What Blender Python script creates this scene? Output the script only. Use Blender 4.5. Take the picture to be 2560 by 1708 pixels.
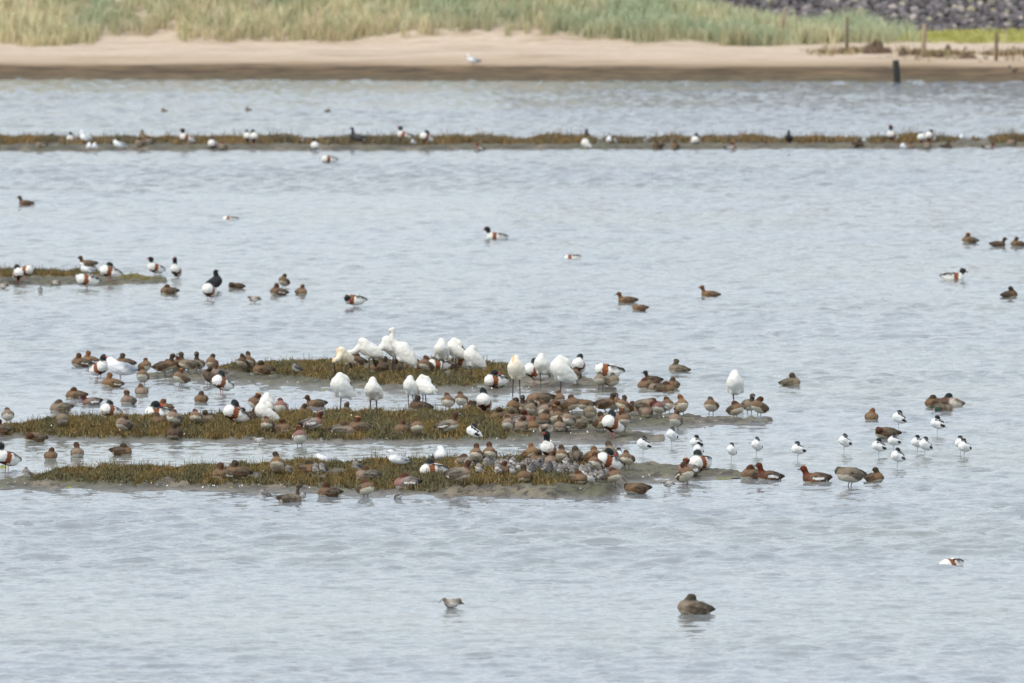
import bpy, math, random
import numpy as np
from mathutils import Vector

# ------------------------------------------------------------------ scene, camera, sky, sun, exposure
sc = bpy.context.scene
for o in list(bpy.data.objects):
    bpy.data.objects.remove(o, do_unlink=True)
COL = sc.collection
R = math.radians

CAM_H = 10.0                      # the hide on the dike the picture is taken from
F_PX = 2560 * 400 / 36            # focal length in pixels of the 2560 wide photograph
PITCH = math.atan((854 + 500) / F_PX)

cam_d = bpy.data.cameras.new('camera')
cam_d.lens = 400
cam_d.sensor_width = 36
cam_d.clip_start = 1.0
cam_d.clip_end = 6000
cam_d.dof.use_dof = True
cam_d.dof.focus_distance = 166
cam_d.dof.aperture_fstop = 4.2
cam = bpy.data.objects.new('camera', cam_d)
cam.location = (0, 0, CAM_H)
cam.rotation_euler = (math.pi / 2 - PITCH, 0, 0)
COL.objects.link(cam)
sc.camera = cam

SUN_EL, SUN_AZ = 50, 232          # azimuth clockwise from +Y (the view direction): behind, to the left
world = bpy.data.worlds.new('World')
sc.world = world
world.use_nodes = True
wn = world.node_tree
wn.nodes.clear()
sky = wn.nodes.new('ShaderNodeTexSky')
sky.sky_type = 'NISHITA'
sky.sun_disc = False
sky.sun_elevation = R(SUN_EL)
sky.sun_rotation = R(SUN_AZ)
sky.altitude = 0
sky.air_density = 1.0
sky.dust_density = 4.0
sky.ozone_density = 1.0
bg = wn.nodes.new('ShaderNodeBackground')
bg.inputs['Strength'].default_value = 0.15
wo = wn.nodes.new('ShaderNodeOutputWorld')
# a thin, even overcast veils the blue: grey-white cloud light mixed over the clear sky
veil = wn.nodes.new('ShaderNodeMix'); veil.data_type = 'RGBA'
veil.inputs[0].default_value = 0.78
veil.inputs[7].default_value = (5.5, 5.95, 6.42, 1)
wn.links.new(sky.outputs[0], veil.inputs[6])
wn.links.new(veil.outputs[2], bg.inputs[0])
wn.links.new(bg.outputs[0], wo.inputs[0])

sun_d = bpy.data.lights.new('sun', 'SUN')
sun_d.energy = 1.35
sun_d.angle = R(14)
sun_d.color = (1.0, 0.955, 0.89)
sun = bpy.data.objects.new('sun', sun_d)
az, el = R(SUN_AZ), R(SUN_EL)
to_sun = Vector((math.sin(az) * math.cos(el), math.cos(az) * math.cos(el), math.sin(el)))
sun.rotation_euler = (-to_sun).to_track_quat('-Z', 'Y').to_euler()
sun.location = (-60, -60, 90)
COL.objects.link(sun)

sc.render.engine = 'CYCLES'
sc.view_settings.view_transform = 'Standard'
sc.view_settings.look = 'None'
sc.view_settings.gamma = 1
sc.view_settings.use_curve_mapping = False
sc.view_settings.exposure = 0.37

# ------------------------------------------------------------------ where a pixel of the photograph meets the ground
ct, st_ = math.cos(PITCH), math.sin(PITCH)
def ray(px, py):
    u = (px - 1280) / F_PX
    v = (854 - py) / F_PX
    return u, ct + v * st_, -st_ + v * ct
def at(px, py, z=0.0):
    dx, dy, dz = ray(px, py)
    t = (z - CAM_H) / dz
    return dx * t, dy * t
def pix(X, Y, Z=0.0):
    dz = Z - CAM_H
    f = Y * ct - dz * st_
    up = Y * st_ + dz * ct
    return 1280 + F_PX * X / f, 854 - F_PX * up / f

# ------------------------------------------------------------------ helpers
def lin(r, g, b):
    f = lambda c: (c / 255 / 12.92) if c <= 10 else ((c / 255 + 0.055) / 1.055) ** 2.4
    return (f(r), f(g), f(b))

def mesh_from(name, verts, faces, mat=None, smooth=True, cols=None):
    """verts (n,3) array, faces list of lists or (m,k) array"""
    me = bpy.data.meshes.new(name)
    verts = np.asarray(verts, dtype=np.float32)
    faces = np.asarray(faces, dtype=np.int32)
    m, k = faces.shape
    me.vertices.add(len(verts)); me.vertices.foreach_set('co', verts.ravel())
    me.loops.add(m * k); me.loops.foreach_set('vertex_index', faces.ravel())
    me.polygons.add(m)
    me.polygons.foreach_set('loop_start', np.arange(0, m * k, k, dtype=np.int32))
    try:
        me.polygons.foreach_set('loop_total', np.full(m, k, dtype=np.int32))
    except Exception:
        pass
    me.polygons.foreach_set('use_smooth', np.full(m, smooth, dtype=bool))
    if cols is not None:
        ca = me.color_attributes.new('Col', 'FLOAT_COLOR', 'POINT')
        c = np.ones((len(verts), 4), dtype=np.float32)
        cols = np.asarray(cols, dtype=np.float32)
        c[:, :cols.shape[1]] = cols
        ca.data.foreach_set('color', c.ravel())
    me.update(calc_edges=True)
    me.validate()
    if mat: me.materials.append(mat)
    return me

def link(name, me, parent=None, loc=(0, 0, 0), rz=0.0, scale=1.0):
    o = bpy.data.objects.new(name, me)
    COL.objects.link(o)
    o.location = loc
    o.rotation_euler = (0, 0, rz)
    o.scale = (scale,) * 3
    if parent: o.parent = parent
    return o

def tag(o, label=None, cat=None, group=None, kind=None):
    if label: o['label'] = label
    if cat: o['category'] = cat
    if group: o['group'] = group
    if kind: o['kind'] = kind
    return o

_G = np.random.RandomState(5).rand(256, 256)
def vnoise(x, y):
    x = np.asarray(x, float); y = np.asarray(y, float)
    xi = np.floor(x).astype(int); yi = np.floor(y).astype(int)
    fx = x - xi; fy = y - yi
    fx = fx * fx * (3 - 2 * fx); fy = fy * fy * (3 - 2 * fy)
    g = lambda i, j: _G[i % 256, j % 256]
    return (g(xi, yi) * (1 - fx) + g(xi + 1, yi) * fx) * (1 - fy) + (g(xi, yi + 1) * (1 - fx) + g(xi + 1, yi + 1) * fx) * fy
def fbm(x, y, n=4):
    s = 0; a = 0.5
    for i in range(n):
        s = s + a * (vnoise(x * 2 ** i + 17 * i, y * 2 ** i + 31 * i) - 0.5); a *= 0.5
    return s * 2

# node helpers
class NT:
    def __init__(self, name):
        self.m = bpy.data.materials.new(name); self.m.use_nodes = True
        self.t = self.m.node_tree; self.t.nodes.clear()
        self.out = self.t.nodes.new('ShaderNodeOutputMaterial')
        self.b = self.t.nodes.new('ShaderNodeBsdfPrincipled')
        self.t.links.new(self.b.outputs[0], self.out.inputs[0])
    def n(self, typ, **kw):
        nd = self.t.nodes.new('ShaderNode' + typ)
        for k, v in kw.items(): setattr(nd, k, v)
        return nd
    def l(self, a, b): self.t.links.new(a, b)
    def set(self, key, val): self.b.inputs[key].default_value = val
    def noise(self, scale, detail=3, vec=None, rough=0.55):
        nd = self.n('TexNoise'); nd.inputs['Scale'].default_value = scale
        nd.inputs['Detail'].default_value = detail; nd.inputs['Roughness'].default_value = rough
        if vec is not None: self.l(vec, nd.inputs['Vector'])
        return nd
    def mapping(self, vec, scale=(1, 1, 1)):
        mp = self.n('Mapping'); mp.inputs['Scale'].default_value = scale
        self.l(vec, mp.inputs['Vector']); return mp.outputs[0]
    def math(self, op, a, b=None, clamp=False):
        nd = self.n('Math', operation=op, use_clamp=clamp)
        for i, v in enumerate((a, b)):
            if v is None: continue
            if isinstance(v, (int, float)): nd.inputs[i].default_value = v
            else: self.l(v, nd.inputs[i])
        return nd.outputs[0]
    def rng(self, val, a, b, c=0.0, d=1.0):
        nd = self.n('MapRange'); nd.clamp = True
        self.l(val, nd.inputs[0])
        for i, v in enumerate((a, b, c, d)): nd.inputs[1 + i].default_value = v
        return nd.outputs[0]
    def mix(self, fac, a, b, mode='MIX'):
        nd = self.n('Mix', data_type='RGBA', blend_type=mode)
        for sock, v in ((nd.inputs[0], fac), (nd.inputs[6], a), (nd.inputs[7], b)):
            if isinstance(v, (int, float)): sock.default_value = v
            elif isinstance(v, tuple): sock.default_value = (*v[:3], 1)
            else: self.l(v, sock)
        return nd.outputs[2]

def plain(name, col, rough=0.6, var=0.15, scale=40):
    t = NT(name)
    tc = t.n('TexCoord')
    nz = t.noise(scale, 3, tc.outputs['Object'])
    v = t.rng(nz.outputs[0], 0.25, 0.75, 1 - var, 1 + var)
    hv = t.n('HueSaturation'); hv.inputs['Color'].default_value = (*col, 1)
    t.l(v, hv.inputs['Value'])
    t.l(hv.outputs[0], t.b.inputs['Base Color'])
    t.set('Roughness', rough)
    return t.m

# plumage: colour comes from the bird's own feather pattern (point colours); alpha = how mottled the feathers are
def plumage_material():
    t = NT('plumage')
    ca = t.n('VertexColor'); ca.layer_name = 'Col'
    tc = t.n('TexCoord'); oi = t.n('ObjectInfo')
    n1 = t.noise(30, 3, t.mapping(tc.outputs['Object'], (0.6, 1, 1)))
    n2 = t.noise(110, 2, tc.outputs['Object'])
    s = t.math('ADD', t.math('MULTIPLY', n1.outputs[0], 0.65), t.math('MULTIPLY', n2.outputs[0], 0.35))
    dev = t.math('MULTIPLY', t.math('SUBTRACT', s, 0.5), 5.2)
    dev = t.math('MULTIPLY', dev, ca.outputs['Alpha'])
    rnd = t.math('MULTIPLY', t.math('SUBTRACT', oi.outputs['Random'], 0.5), t.math('MULTIPLY', ca.outputs['Alpha'], 0.7))
    val = t.math('MAXIMUM', t.math('ADD', t.math('ADD', dev, rnd), 1.0), 0.3)
    hv = t.n('HueSaturation')
    t.l(ca.outputs['Color'], hv.inputs['Color'])
    t.l(val, hv.inputs['Value'])
    t.l(hv.outputs[0], t.b.inputs['Base Color'])
    t.set('Roughness', 0.75)
    t.set('Specular IOR Level', 0.25)
    bp = t.n('Bump'); bp.inputs['Strength'].default_value = 0.25; bp.inputs['Distance'].default_value = 0.01
    t.l(n1.outputs[0], bp.inputs['Height']); t.l(bp.outputs[0], t.b.inputs['Normal'])
    return t.m

def blade_material(name, rough=0.8, trans=0.0):
    t = NT(name)
    ca = t.n('VertexColor'); ca.layer_name = 'Col'
    t.l(ca.outputs['Color'], t.b.inputs['Base Color'])
    t.set('Roughness', rough); t.set('Specular IOR Level', 0.15)
    return t.m

# ================================================================== THE SETTING
# ------------------------------------------------------------------ water
def water_material():
    t = NT('lagoon_water')
    g = t.n('NewGeometry')
    pos = g.outputs['Position']
    slopes = None
    for scale, detail, a, st in ((4.0, 2, 0.44, (1, 0.8, 1)), (14.0, 2, 0.2, (0.8, 1, 1))):
        nz = t.noise(scale, detail, t.mapping(pos, st))
        sub = t.n('VectorMath', operation='SUBTRACT'); t.l(nz.outputs['Color'], sub.inputs[0]); sub.inputs[1].default_value = (0.5, 0.5, 0.5)
        mul = t.n('VectorMath', operation='MULTIPLY'); t.l(sub.outputs[0], mul.inputs[0]); mul.inputs[1].default_value = (a, a, 0)
        if slopes is None: slopes = mul.outputs[0]
        else:
            ad = t.n('VectorMath', operation='ADD'); t.l(slopes, ad.inputs[0]); t.l(mul.outputs[0], ad.inputs[1]); slopes = ad.outputs[0]
    up = t.n('VectorMath', operation='ADD'); t.l(slopes, up.inputs[0]); t.l(g.outputs['Normal'], up.inputs[1])
    nm = t.n('VectorMath', operation='NORMALIZE'); t.l(up.outputs[0], nm.inputs[0])
    t.l(nm.outputs[0], t.b.inputs['Normal'])
    # silty shallow water: the bed and the silt in it give a grey body colour, greener over weed
    weed = t.noise(0.09, 3, t.mapping(pos, (0.5, 1, 1)))
    body = t.mix(t.rng(weed.outputs[0], 0.42, 0.66), (0.20, 0.222, 0.24), (0.20, 0.22, 0.205))
    t.l(body, t.b.inputs['Base Color'])
    t.set('Roughness', 0.12)
    t.set('IOR', 1.333)
    return t.m

M_water = water_material()
# the wind ripples are real waves: a sum of short crested wavelets, lower in the lee between the islets
def wave_z(X, Y):
    r = np.random.RandomState(8)
    gust = np.clip(0.72 + 0.75 * fbm(X / 26.0, Y / 11.0, 3), 0.35, 1.15)
    lee = np.maximum(np.clip((np.abs(Y - 178) - 9) / 9, 0, 1), np.clip((X - 0.5) / 5, 0, 1))
    amp = gust * (0.40 + 0.60 * lee) * (1 + 0.35 * np.clip((Y - 260) / 70, 0, 1))
    amp = amp * np.clip((3.5 + 0.060 * Y - np.abs(X)) / 2, 0, 1) * np.clip((Y - 108) / 6, 0, 1) * np.clip((414 - Y) / 4, 0, 1)
    z = np.zeros_like(X)
    n = 64
    for i in range(n):
        lam = 0.30 * (4.6 ** r.rand()); th = 0.35 + r.randn() * 0.85
        k = 2 * math.pi / lam
        z += (lam ** 0.75) * np.sin(k * (math.sin(th) * X + math.cos(th) * Y) + r.rand() * 6.283)
        if i == 0: kk = []
        kk.append((k * lam ** 0.75) ** 2 / 2)
    z *= WAVE_SLOPE / math.sqrt(sum(kk))
    z += 0.35 * np.abs(z)                       # slightly peaked crests
    return z * amp
WAVE_SLOPE = 0.132
wy = [112.0]
while wy[-1] < 416: wy.append(wy[-1] + max(0.085, wy[-1] * 0.00075))
wy = np.concatenate([[-120, 0, 60, 100], np.array(wy)])
wc = np.linspace(-1, 1, 311)
half = 3.5 + 0.060 * np.clip(wy, 60, 500)           # finer mesh where the lagoon is narrower between the points of view
GX = np.concatenate([np.full((1, len(wy)), -400.0), -2.5 * half[None], wc[:, None] * half[None], 2.5 * half[None], np.full((1, len(wy)), 400.0)], 0)
GY = np.repeat(wy[None], GX.shape[0], 0)
GZ = wave_z(GX, GY)
i = np.arange(GX.size).reshape(GX.shape)
F = np.stack([i[:-1, :-1], i[1:, :-1], i[1:, 1:], i[:-1, 1:]], -1).reshape(-1, 4)
tag(link('water', mesh_from('water', np.stack([GX, GY, GZ], -1).reshape(-1, 3), F, M_water)), kind='structure')

# ------------------------------------------------------------------ mud islets (laid out on the water plane)
def mud_material():
    t = NT('mud')
    g = t.n('NewGeometry'); pos = g.outputs['Position']
    n1 = t.noise(1.6, 5, t.mapping(pos, (1, 0.5, 1)), 0.62)
    n2 = t.noise(6, 5, t.mapping(pos, (1, 0.6, 1)), 0.66)
    n3 = t.noise(0.7, 3, t.mapping(pos, (1, 0.4, 1)))
    c = t.mix(t.rng(n1.outputs[0], 0.42, 0.60), lin(68, 62, 48), lin(122, 112, 92))
    c = t.mix(t.math('MULTIPLY', t.rng(n3.outputs[0], 0.45, 0.6), 0.8), c, lin(86, 85, 58))
    c = t.mix(t.rng(n2.outputs[0], 0.50, 0.60), c, lin(56, 50, 39))
    sx = t.n('SeparateXYZ'); t.l(pos, sx.inputs[0])
    wet = t.rng(t.math('ADD', sx.outputs[2], t.math('MULTIPLY', n2.outputs[0], 0.02)), 0.012, 0.060, 1.0, 0.0)
    c = t.mix(t.math('MULTIPLY', wet, 0.55), c, lin(86, 78, 68))
    t.l(c, t.b.inputs['Base Color'])
    t.l(t.rng(wet, 0, 1, 0.75, 0.35), t.b.inputs['Roughness'])
    bp = t.n('Bump'); bp.inputs['Strength'].default_value = 1.0; bp.inputs['Distance'].default_value = 0.05
    t.l(n2.outputs[0], bp.inputs['Height']); t.l(bp.outputs[0], t.b.inputs['Normal'])
    return t.m
M_mud = mud_material()

class Islet:
    """a low mud bank: back and front waterline (picture coordinates on the water plane) along x"""
    def __init__(self, pts, h, bank=None, seed=0, lump=0.05):
        a = np.array(pts, float)
        self.x, self.b, self.f = a[:, 0], a[:, 1], a[:, 2]
        self.h, self.bank, self.seed, self.lump = h, bank, seed, lump
    def hh(self, x):
        return np.interp(x, self.h[0], self.h[1])
    def z0(self, px, py):
        px = np.asarray(px, float); py = np.asarray(py, float)
        wob = fbm(px / 55 + self.seed, py * 0 + 3, 3)
        b = np.interp(px, self.x, self.b); f = np.interp(px, self.x, self.f)
        b = b + wob * 0.10 * (f - b); f = f + fbm(px / 38 + self.seed + 9, py * 0 + 8, 4) * 0.09 * (f - b)
        wdt = np.maximum(f - b, 0.5)
        t = (py - b) / wdt
        h = self.hh(px)
        steep = np.zeros_like(px)
        if self.bank is not None:
            steep = np.clip(np.minimum((px - self.bank[0]) / 60, (self.bank[1] - px) / 25), 0, 1)
        up = np.clip(t / 0.16, 0, 1)
        dn = np.clip((1 - t) / (0.42 - 0.32 * steep), 0, 1)
        sm = lambda v: v * v * (3 - 2 * v)
        prof = sm(up) * (dn * (0.55 + 0.45 * dn))
        inside = (t > 0) & (t < 1) & (px > self.x[0]) & (px < self.x[-1])
        z = h * prof
        n = fbm(px / 20 + self.seed * 3, py / 6, 5)
        n = n + 0.28 * fbm(px / 6.5, py / 2.2, 3)
        z = z + n * self.lump * np.clip(prof * 3, 0, 1) 
        return np.where(inside, np.maximum(z, 0.0), -0.03), t
    def mesh(self, name, step=4, rows=40):
        xs = np.arange(self.x[0], self.x[-1] + step, step)
        ts = np.linspace(-0.15, 1.15, rows)
        PX, T = np.meshgrid(xs, ts, indexing='ij')
        b = np.interp(PX, self.x, self.b); f = np.interp(PX, self.x, self.f)
        PY = b + T * np.maximum(f - b, 1.0)
        z, _ = self.z0(PX, PY)
        X, Y = np_at(PX, PY)
        V = np.stack([X, Y, np.where(z > 0, z + 0.004, -0.04)], -1).reshape(-1, 3)
        n, m = PX.shape
        i = np.arange(n * m).reshape(n, m)
        F = np.stack([i[:-1, :-1], i[:-1, 1:], i[1:, 1:], i[1:, :-1]], -1).reshape(-1, 4)
        F = F[:, ::-1]
        return mesh_from(name, V, F, M_mud)
def np_at(px, py):
    u = (px - 1280) / F_PX; v = (854 - py) / F_PX
    dz = -st_ + v * ct; t = -CAM_H / dz
    return u * t, (ct + v * st_) * t

ISL = {
 'C': Islet([(-520, 1212, 1216), (-300, 1206, 1222), (0, 1204, 1224), (100, 1195, 1227), (300, 1186, 1230), (560, 1180, 1234), (800, 1172, 1239), (1000, 1166, 1241),
             (1200, 1160, 1245), (1400, 1158, 1248), (1500, 1160, 1247), (1545, 1162, 1241), (1575, 1164, 1214), (1700, 1168, 1205), (1780, 1176, 1200), (1860, 1189, 1193)],
            ([0, 120, 1100, 1480, 1560, 1800], [0.05, 0.09, 0.13, 0.13, 0.09, 0.05]), (1060, 1560), 1),
 'B': Islet([(-80, 1086, 1089), (0, 1077, 1094), (130, 1062, 1101), (300, 1055, 1106), (600, 1048, 1109), (900, 1042, 1110), (1200, 1036, 1112), (1400, 1036, 1113),
             (1500, 1052, 1112), (1540, 1070, 1111), (1590, 1085, 1108), (1665, 1098, 1102)],
            ([0, 130, 1200, 1450, 1650], [0.05, 0.09, 0.11, 0.09, 0.05]), None, 2),
 'B2': Islet([(1300, 1040, 1080), (1400, 1036, 1086), (1500, 1036, 1083), (1600, 1038, 1075), (1700, 1040, 1072), (1800, 1044, 1067), (1880, 1048, 1060), (1932, 1052, 1054)],
            ([1400, 1600, 1900], [0.08, 0.08, 0.03]), None, 3),
 'A': Islet([(350, 943, 947), (420, 934, 955), (480, 930, 959), (600, 918, 968), (700, 915, 973), (850, 910, 979), (1000, 908, 983), (1150, 908, 986), (1300, 918, 987),
             (1400, 933, 986), (1450, 944, 984), (1482, 951, 982), (1494, 966, 981), (1545, 976, 979)],
            ([350, 600, 1200, 1500], [0.03, 0.09, 0.09, 0.05]), None, 4),
 'D': Islet([(-420, 695, 708), (-200, 690, 713), (0, 689, 713), (100, 686, 714), (250, 684, 714), (350, 693, 712), (420, 703, 706)],
            ([0, 250, 420], [0.07, 0.07, 0.05]), (-380, 440), 5),
 'E': Islet([(-1600, 362, 368), (-1200, 358, 381), (0, 357, 381), (600, 356, 377), (1000, 357, 379), (1300, 356, 376), (1700, 355, 375), (2000, 355, 374), (2300, 354, 373), (2560, 352, 371), (3700, 352, 370), (4100, 360, 364)],
            ([0, 1300, 2560], [0.12, 0.10, 0.08]), (-1500, 4000), 6, 0.03),
}
def ground_z(px0, py0):
    z = max(float(i.z0(px0, py0)[0]) for i in ISL.values())
    return max(z, 0.0)
def place(px, py):
    """where the foot seen at a picture point stands: on the mud if there is mud, else on the water"""
    z = 0.0
    for _ in range(6):
        X, Y = at(px, py, z)
        a, b = pix(X, Y, 0)
        z = 0.5 * z + 0.5 * ground_z(a, b)
    return X, Y, z
for k, i in ISL.items():
    tag(link('mud_islet', i.mesh('mud_islet', 9 if k == 'E' else 5)), kind='structure')

# ------------------------------------------------------------------ vegetation: blades as thin bent strips, joined
def blades(name, P, H, W, col, lean=0.35, seed=0, taper=0.25, mat=None):
    """P (n,3) bases, H heights, W widths, col (n,3) : one two-segment strip per blade"""
    r = np.random.RandomState(seed); n = len(P)
    ang = r.rand(n) * math.pi
    ax = np.stack([np.cos(ang), np.sin(ang), np.zeros(n)], -1) * W[:, None] * 0.5
    th = r.rand(n) * 2 * math.pi; ll = r.rand(n) * lean
    ln = np.stack([np.cos(th) * ll, np.sin(th) * ll, np.zeros(n)], -1) * H[:, None]
    mid = P + ln * 0.35; mid[:, 2] += H * 0.55
    tip = P + ln; tip[:, 2] += H * (1 - 0.35 * ll)
    V = np.stack([P - ax, P + ax, mid - ax * 0.8, mid + ax * 0.8, tip - ax * taper, tip + ax * taper], 1).reshape(-1, 3)
    b = (np.arange(n) * 6)[:, None]
    F = np.concatenate([b + np.array([0, 1, 3, 2]), b + np.array([2, 3, 5, 4])], 0)
    C = np.repeat(col, 6, axis=0)
    return mesh_from(name, V, F, mat, smooth=True, cols=C)
M_marsh = blade_material('marsh_plants')
M_dune = blade_material('dune_grass')

def pick(r, cols, n, w=None):
    c = np.array(cols); i = r.choice(len(c), n, p=w)
    return c[i] * (0.86 + 0.28 * r.rand(n, 1))

MARSH = [lin(98, 86, 56), lin(108, 95, 62), lin(120, 106, 72), lin(88, 80, 52), lin(116, 98, 66), lin(104, 100, 64), lin(82, 74, 48), lin(132, 118, 84)]
def marsh(isl_keys, xr, front, back, n, hmin, hmax, label, seed, gap=-0.34, w=0.014, cols=MARSH, clump=40.):
    r = np.random.RandomState(seed)
    N = int(n * 3)
    px = xr[0] + r.rand(N) * (xr[1] - xr[0])
    fb = np.interp(px, front[0], front[1]); bb = np.interp(px, back[0], back[1])
    py = bb + r.rand(N) * (fb - bb)
    cl = fbm(px / clump + seed, py / (clump * 0.22), 3)
    edge = np.minimum((fb - py) / 9.0, 1) + 0.6 * fbm(px / 18, py / 5 + seed, 3)
    ends = np.minimum((px - xr[0]) / 50, (xr[1] - px) / 50) + 0.5
    keep = (cl > gap) & (edge > r.rand(N) * 0.5) & (ends > r.rand(N))
    z = np.max([ISL[k].z0(px, py)[0] for k in isl_keys], axis=0)
    keep &= z > 0.012
    px, py, z, cl = px[keep][:n], py[keep][:n], z[keep][:n], cl[keep][:n]
    X, Y = np_at(px, py)
    P = np.stack([X, Y, z - 0.005], -1); m = len(P)
    tall = r.rand(m) < 0.06
    ramp = np.clip(np.minimum((px - xr[0]) / 90, (xr[1] - px) / 60), 0.35, 1)
    H = (hmin + (hmax - hmin) * np.clip(0.45 + cl * 0.9 + 0.45 * (r.rand(m) - 0.5), 0, 1.1)) * ramp
    H = np.where(tall, H * (1.3 + 0.7 * r.rand(m)) + 0.02, H)
    W = np.where(tall, w * 0.7, w) * (0.7 + 0.7 * r.rand(m))
    c = pick(r, cols, m) * 1.12
    straw = (r.rand(m) < np.clip(0.10 + 0.5 * fbm(px / 35 + 9, py / 9, 3), 0, 0.5))[:, None]
    c = np.where(straw, c * np.array([1.35, 1.33, 1.3]), c)
    # patches of redder and greener plants
    pt = fbm(px / 60 + 4, py / 16 + seed, 3)[:, None]
    c = c * (1 + np.clip(pt, -0.35, 0.35) * np.array([0.5, 0.2, -0.25]))
    me = blades('marsh_grass', P, H, W, c, 0.85, seed, 0.35, M_marsh)
    tag(link('marsh_grass', me), label, 'marsh grass', kind='stuff')

marsh(['C'], (70, 1500), ([70, 100, 320, 600, 900, 1100, 1300, 1480, 1500], [1213, 1216, 1219, 1222, 1230, 1237, 1239, 1232, 1221]),
      ([70, 300, 560, 800, 1000, 1200, 1400, 1500], [1199, 1188, 1182, 1174, 1168, 1162, 1160, 1164]), 56000, 0.04, 0.12,
      'olive brown marsh plants covering the nearest islet', 11)
marsh(['B'], (-60, 1330), ([-60, 0, 130, 300, 600, 900, 1200, 1330], [1088, 1091, 1097, 1100, 1102, 1105, 1105, 1100]),
      ([-60, 0, 130, 300, 600, 900, 1200, 1330], [1086, 1079, 1065, 1058, 1051, 1045, 1039, 1050]), 54000, 0.045, 0.125,
      'olive brown marsh plants covering the middle islet', 12)
marsh(['A'], (520, 1300), ([520, 600, 700, 850, 1000, 1150, 1250, 1300], [938, 943, 950, 962, 969, 973, 970, 962]),
      ([520, 600, 700, 850, 1000, 1150, 1300], [930, 920, 917, 912, 910, 910, 924]), 30000, 0.035, 0.105,
      'olive brown marsh plants covering the upper islet with the white spoonbills', 13)
marsh(['D'], (-380, 270), ([-380, 0, 150, 270], [704, 702, 703, 698]), ([-380, 0, 150, 270], [696, 691, 687, 687]), 9000, 0.05, 0.14,
      'brown marsh plants on the small islet at the left edge', 14, w=0.014)
marsh(['D'], (230, 415), ([230, 320, 415], [709, 709, 705]), ([230, 320, 415], [688, 692, 702]), 3500, 0.02, 0.05,
      'low green plants on the thin right end of the small left islet', 15, cols=[lin(122, 118, 80), lin(134, 130, 96), lin(110, 108, 72)])
FARM = [lin(116, 102, 75), lin(104, 93, 68), lin(132, 113, 82), lin(90, 85, 62), lin(122, 101, 74)]
marsh(['E'], (-1300, 1320), ([-1300, 0, 600, 1000, 1320], [373, 373, 371, 373, 371]), ([-1300, 0, 1320], [359, 358, 357]), 28000, 0.09, 0.24,
      'brown tussocks lining the left half of the far thin islet', 16, gap=-0.6, w=0.026, cols=FARM, clump=60.)
marsh(['E'], (1280, 3800), ([1280, 1700, 2300, 2560, 3800], [371, 368, 366, 365, 365]), ([1280, 2560, 3800], [357, 353, 353]), 26000, 0.10, 0.27,
      'scattered brown tussocks along the right half of the far thin islet', 17, gap=-0.46, w=0.026, cols=FARM, clump=60.)

# ------------------------------------------------------------------ far shore: wet flat, sand beach, dune, stone dike
SH0 = lambda X: 405.0 - 0.10 * X + 0.9 * fbm(np.asarray(X) / 6.0, np.asarray(X) * 0 + 2, 3)
XR = lambda px: (px - 1280) / F_PX * 418        # lateral position of a picture column at the shore
def dune_h(X, s):
    """height of the shore above the lagoon, s metres inland from the waterline"""
    X = np.asarray(X, float); s = np.asarray(s, float)
    z = np.interp(s, [-3, 0, 4.5, 14, 16, 40, 60, 200], [-0.15, 0.0, 0.33, 0.98, 1.02, 1.10, 1.15, 1.2])
    crest = np.interp(X, [XR(1300), XR(1700), XR(1850), XR(2080), XR(2280)], [2.3, 1.15, 0.75, 0.30, 0.0])
    blow = np.exp(-((X - XR(330)) / 1.7) ** 2) * np.exp(-((s - 15.5) / 2.6) ** 2)      # blowout in the dune front
    rise = np.clip((s - 14) / 7.5, 0, 1); rise = rise * rise * (3 - 2 * rise)
    z = z + crest * rise * (1 - 0.25 * blow)
    z = z + 0.32 * np.clip((X - XR(2000)) / 2.5, 0, 1) * np.clip((s - 15.0) / 5.4, 0, 1)
    z = z + fbm(X / 2.6, s / 3.0, 4) * 0.22 * np.clip((s - 12.5) / 3, 0, 1) * np.clip(crest * 2, 0.12, 1)
    z = z + fbm(X / 5, s / 2.5 + 7, 3) * 0.05 * np.clip(s / 5, 0, 1)
    return z
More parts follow.
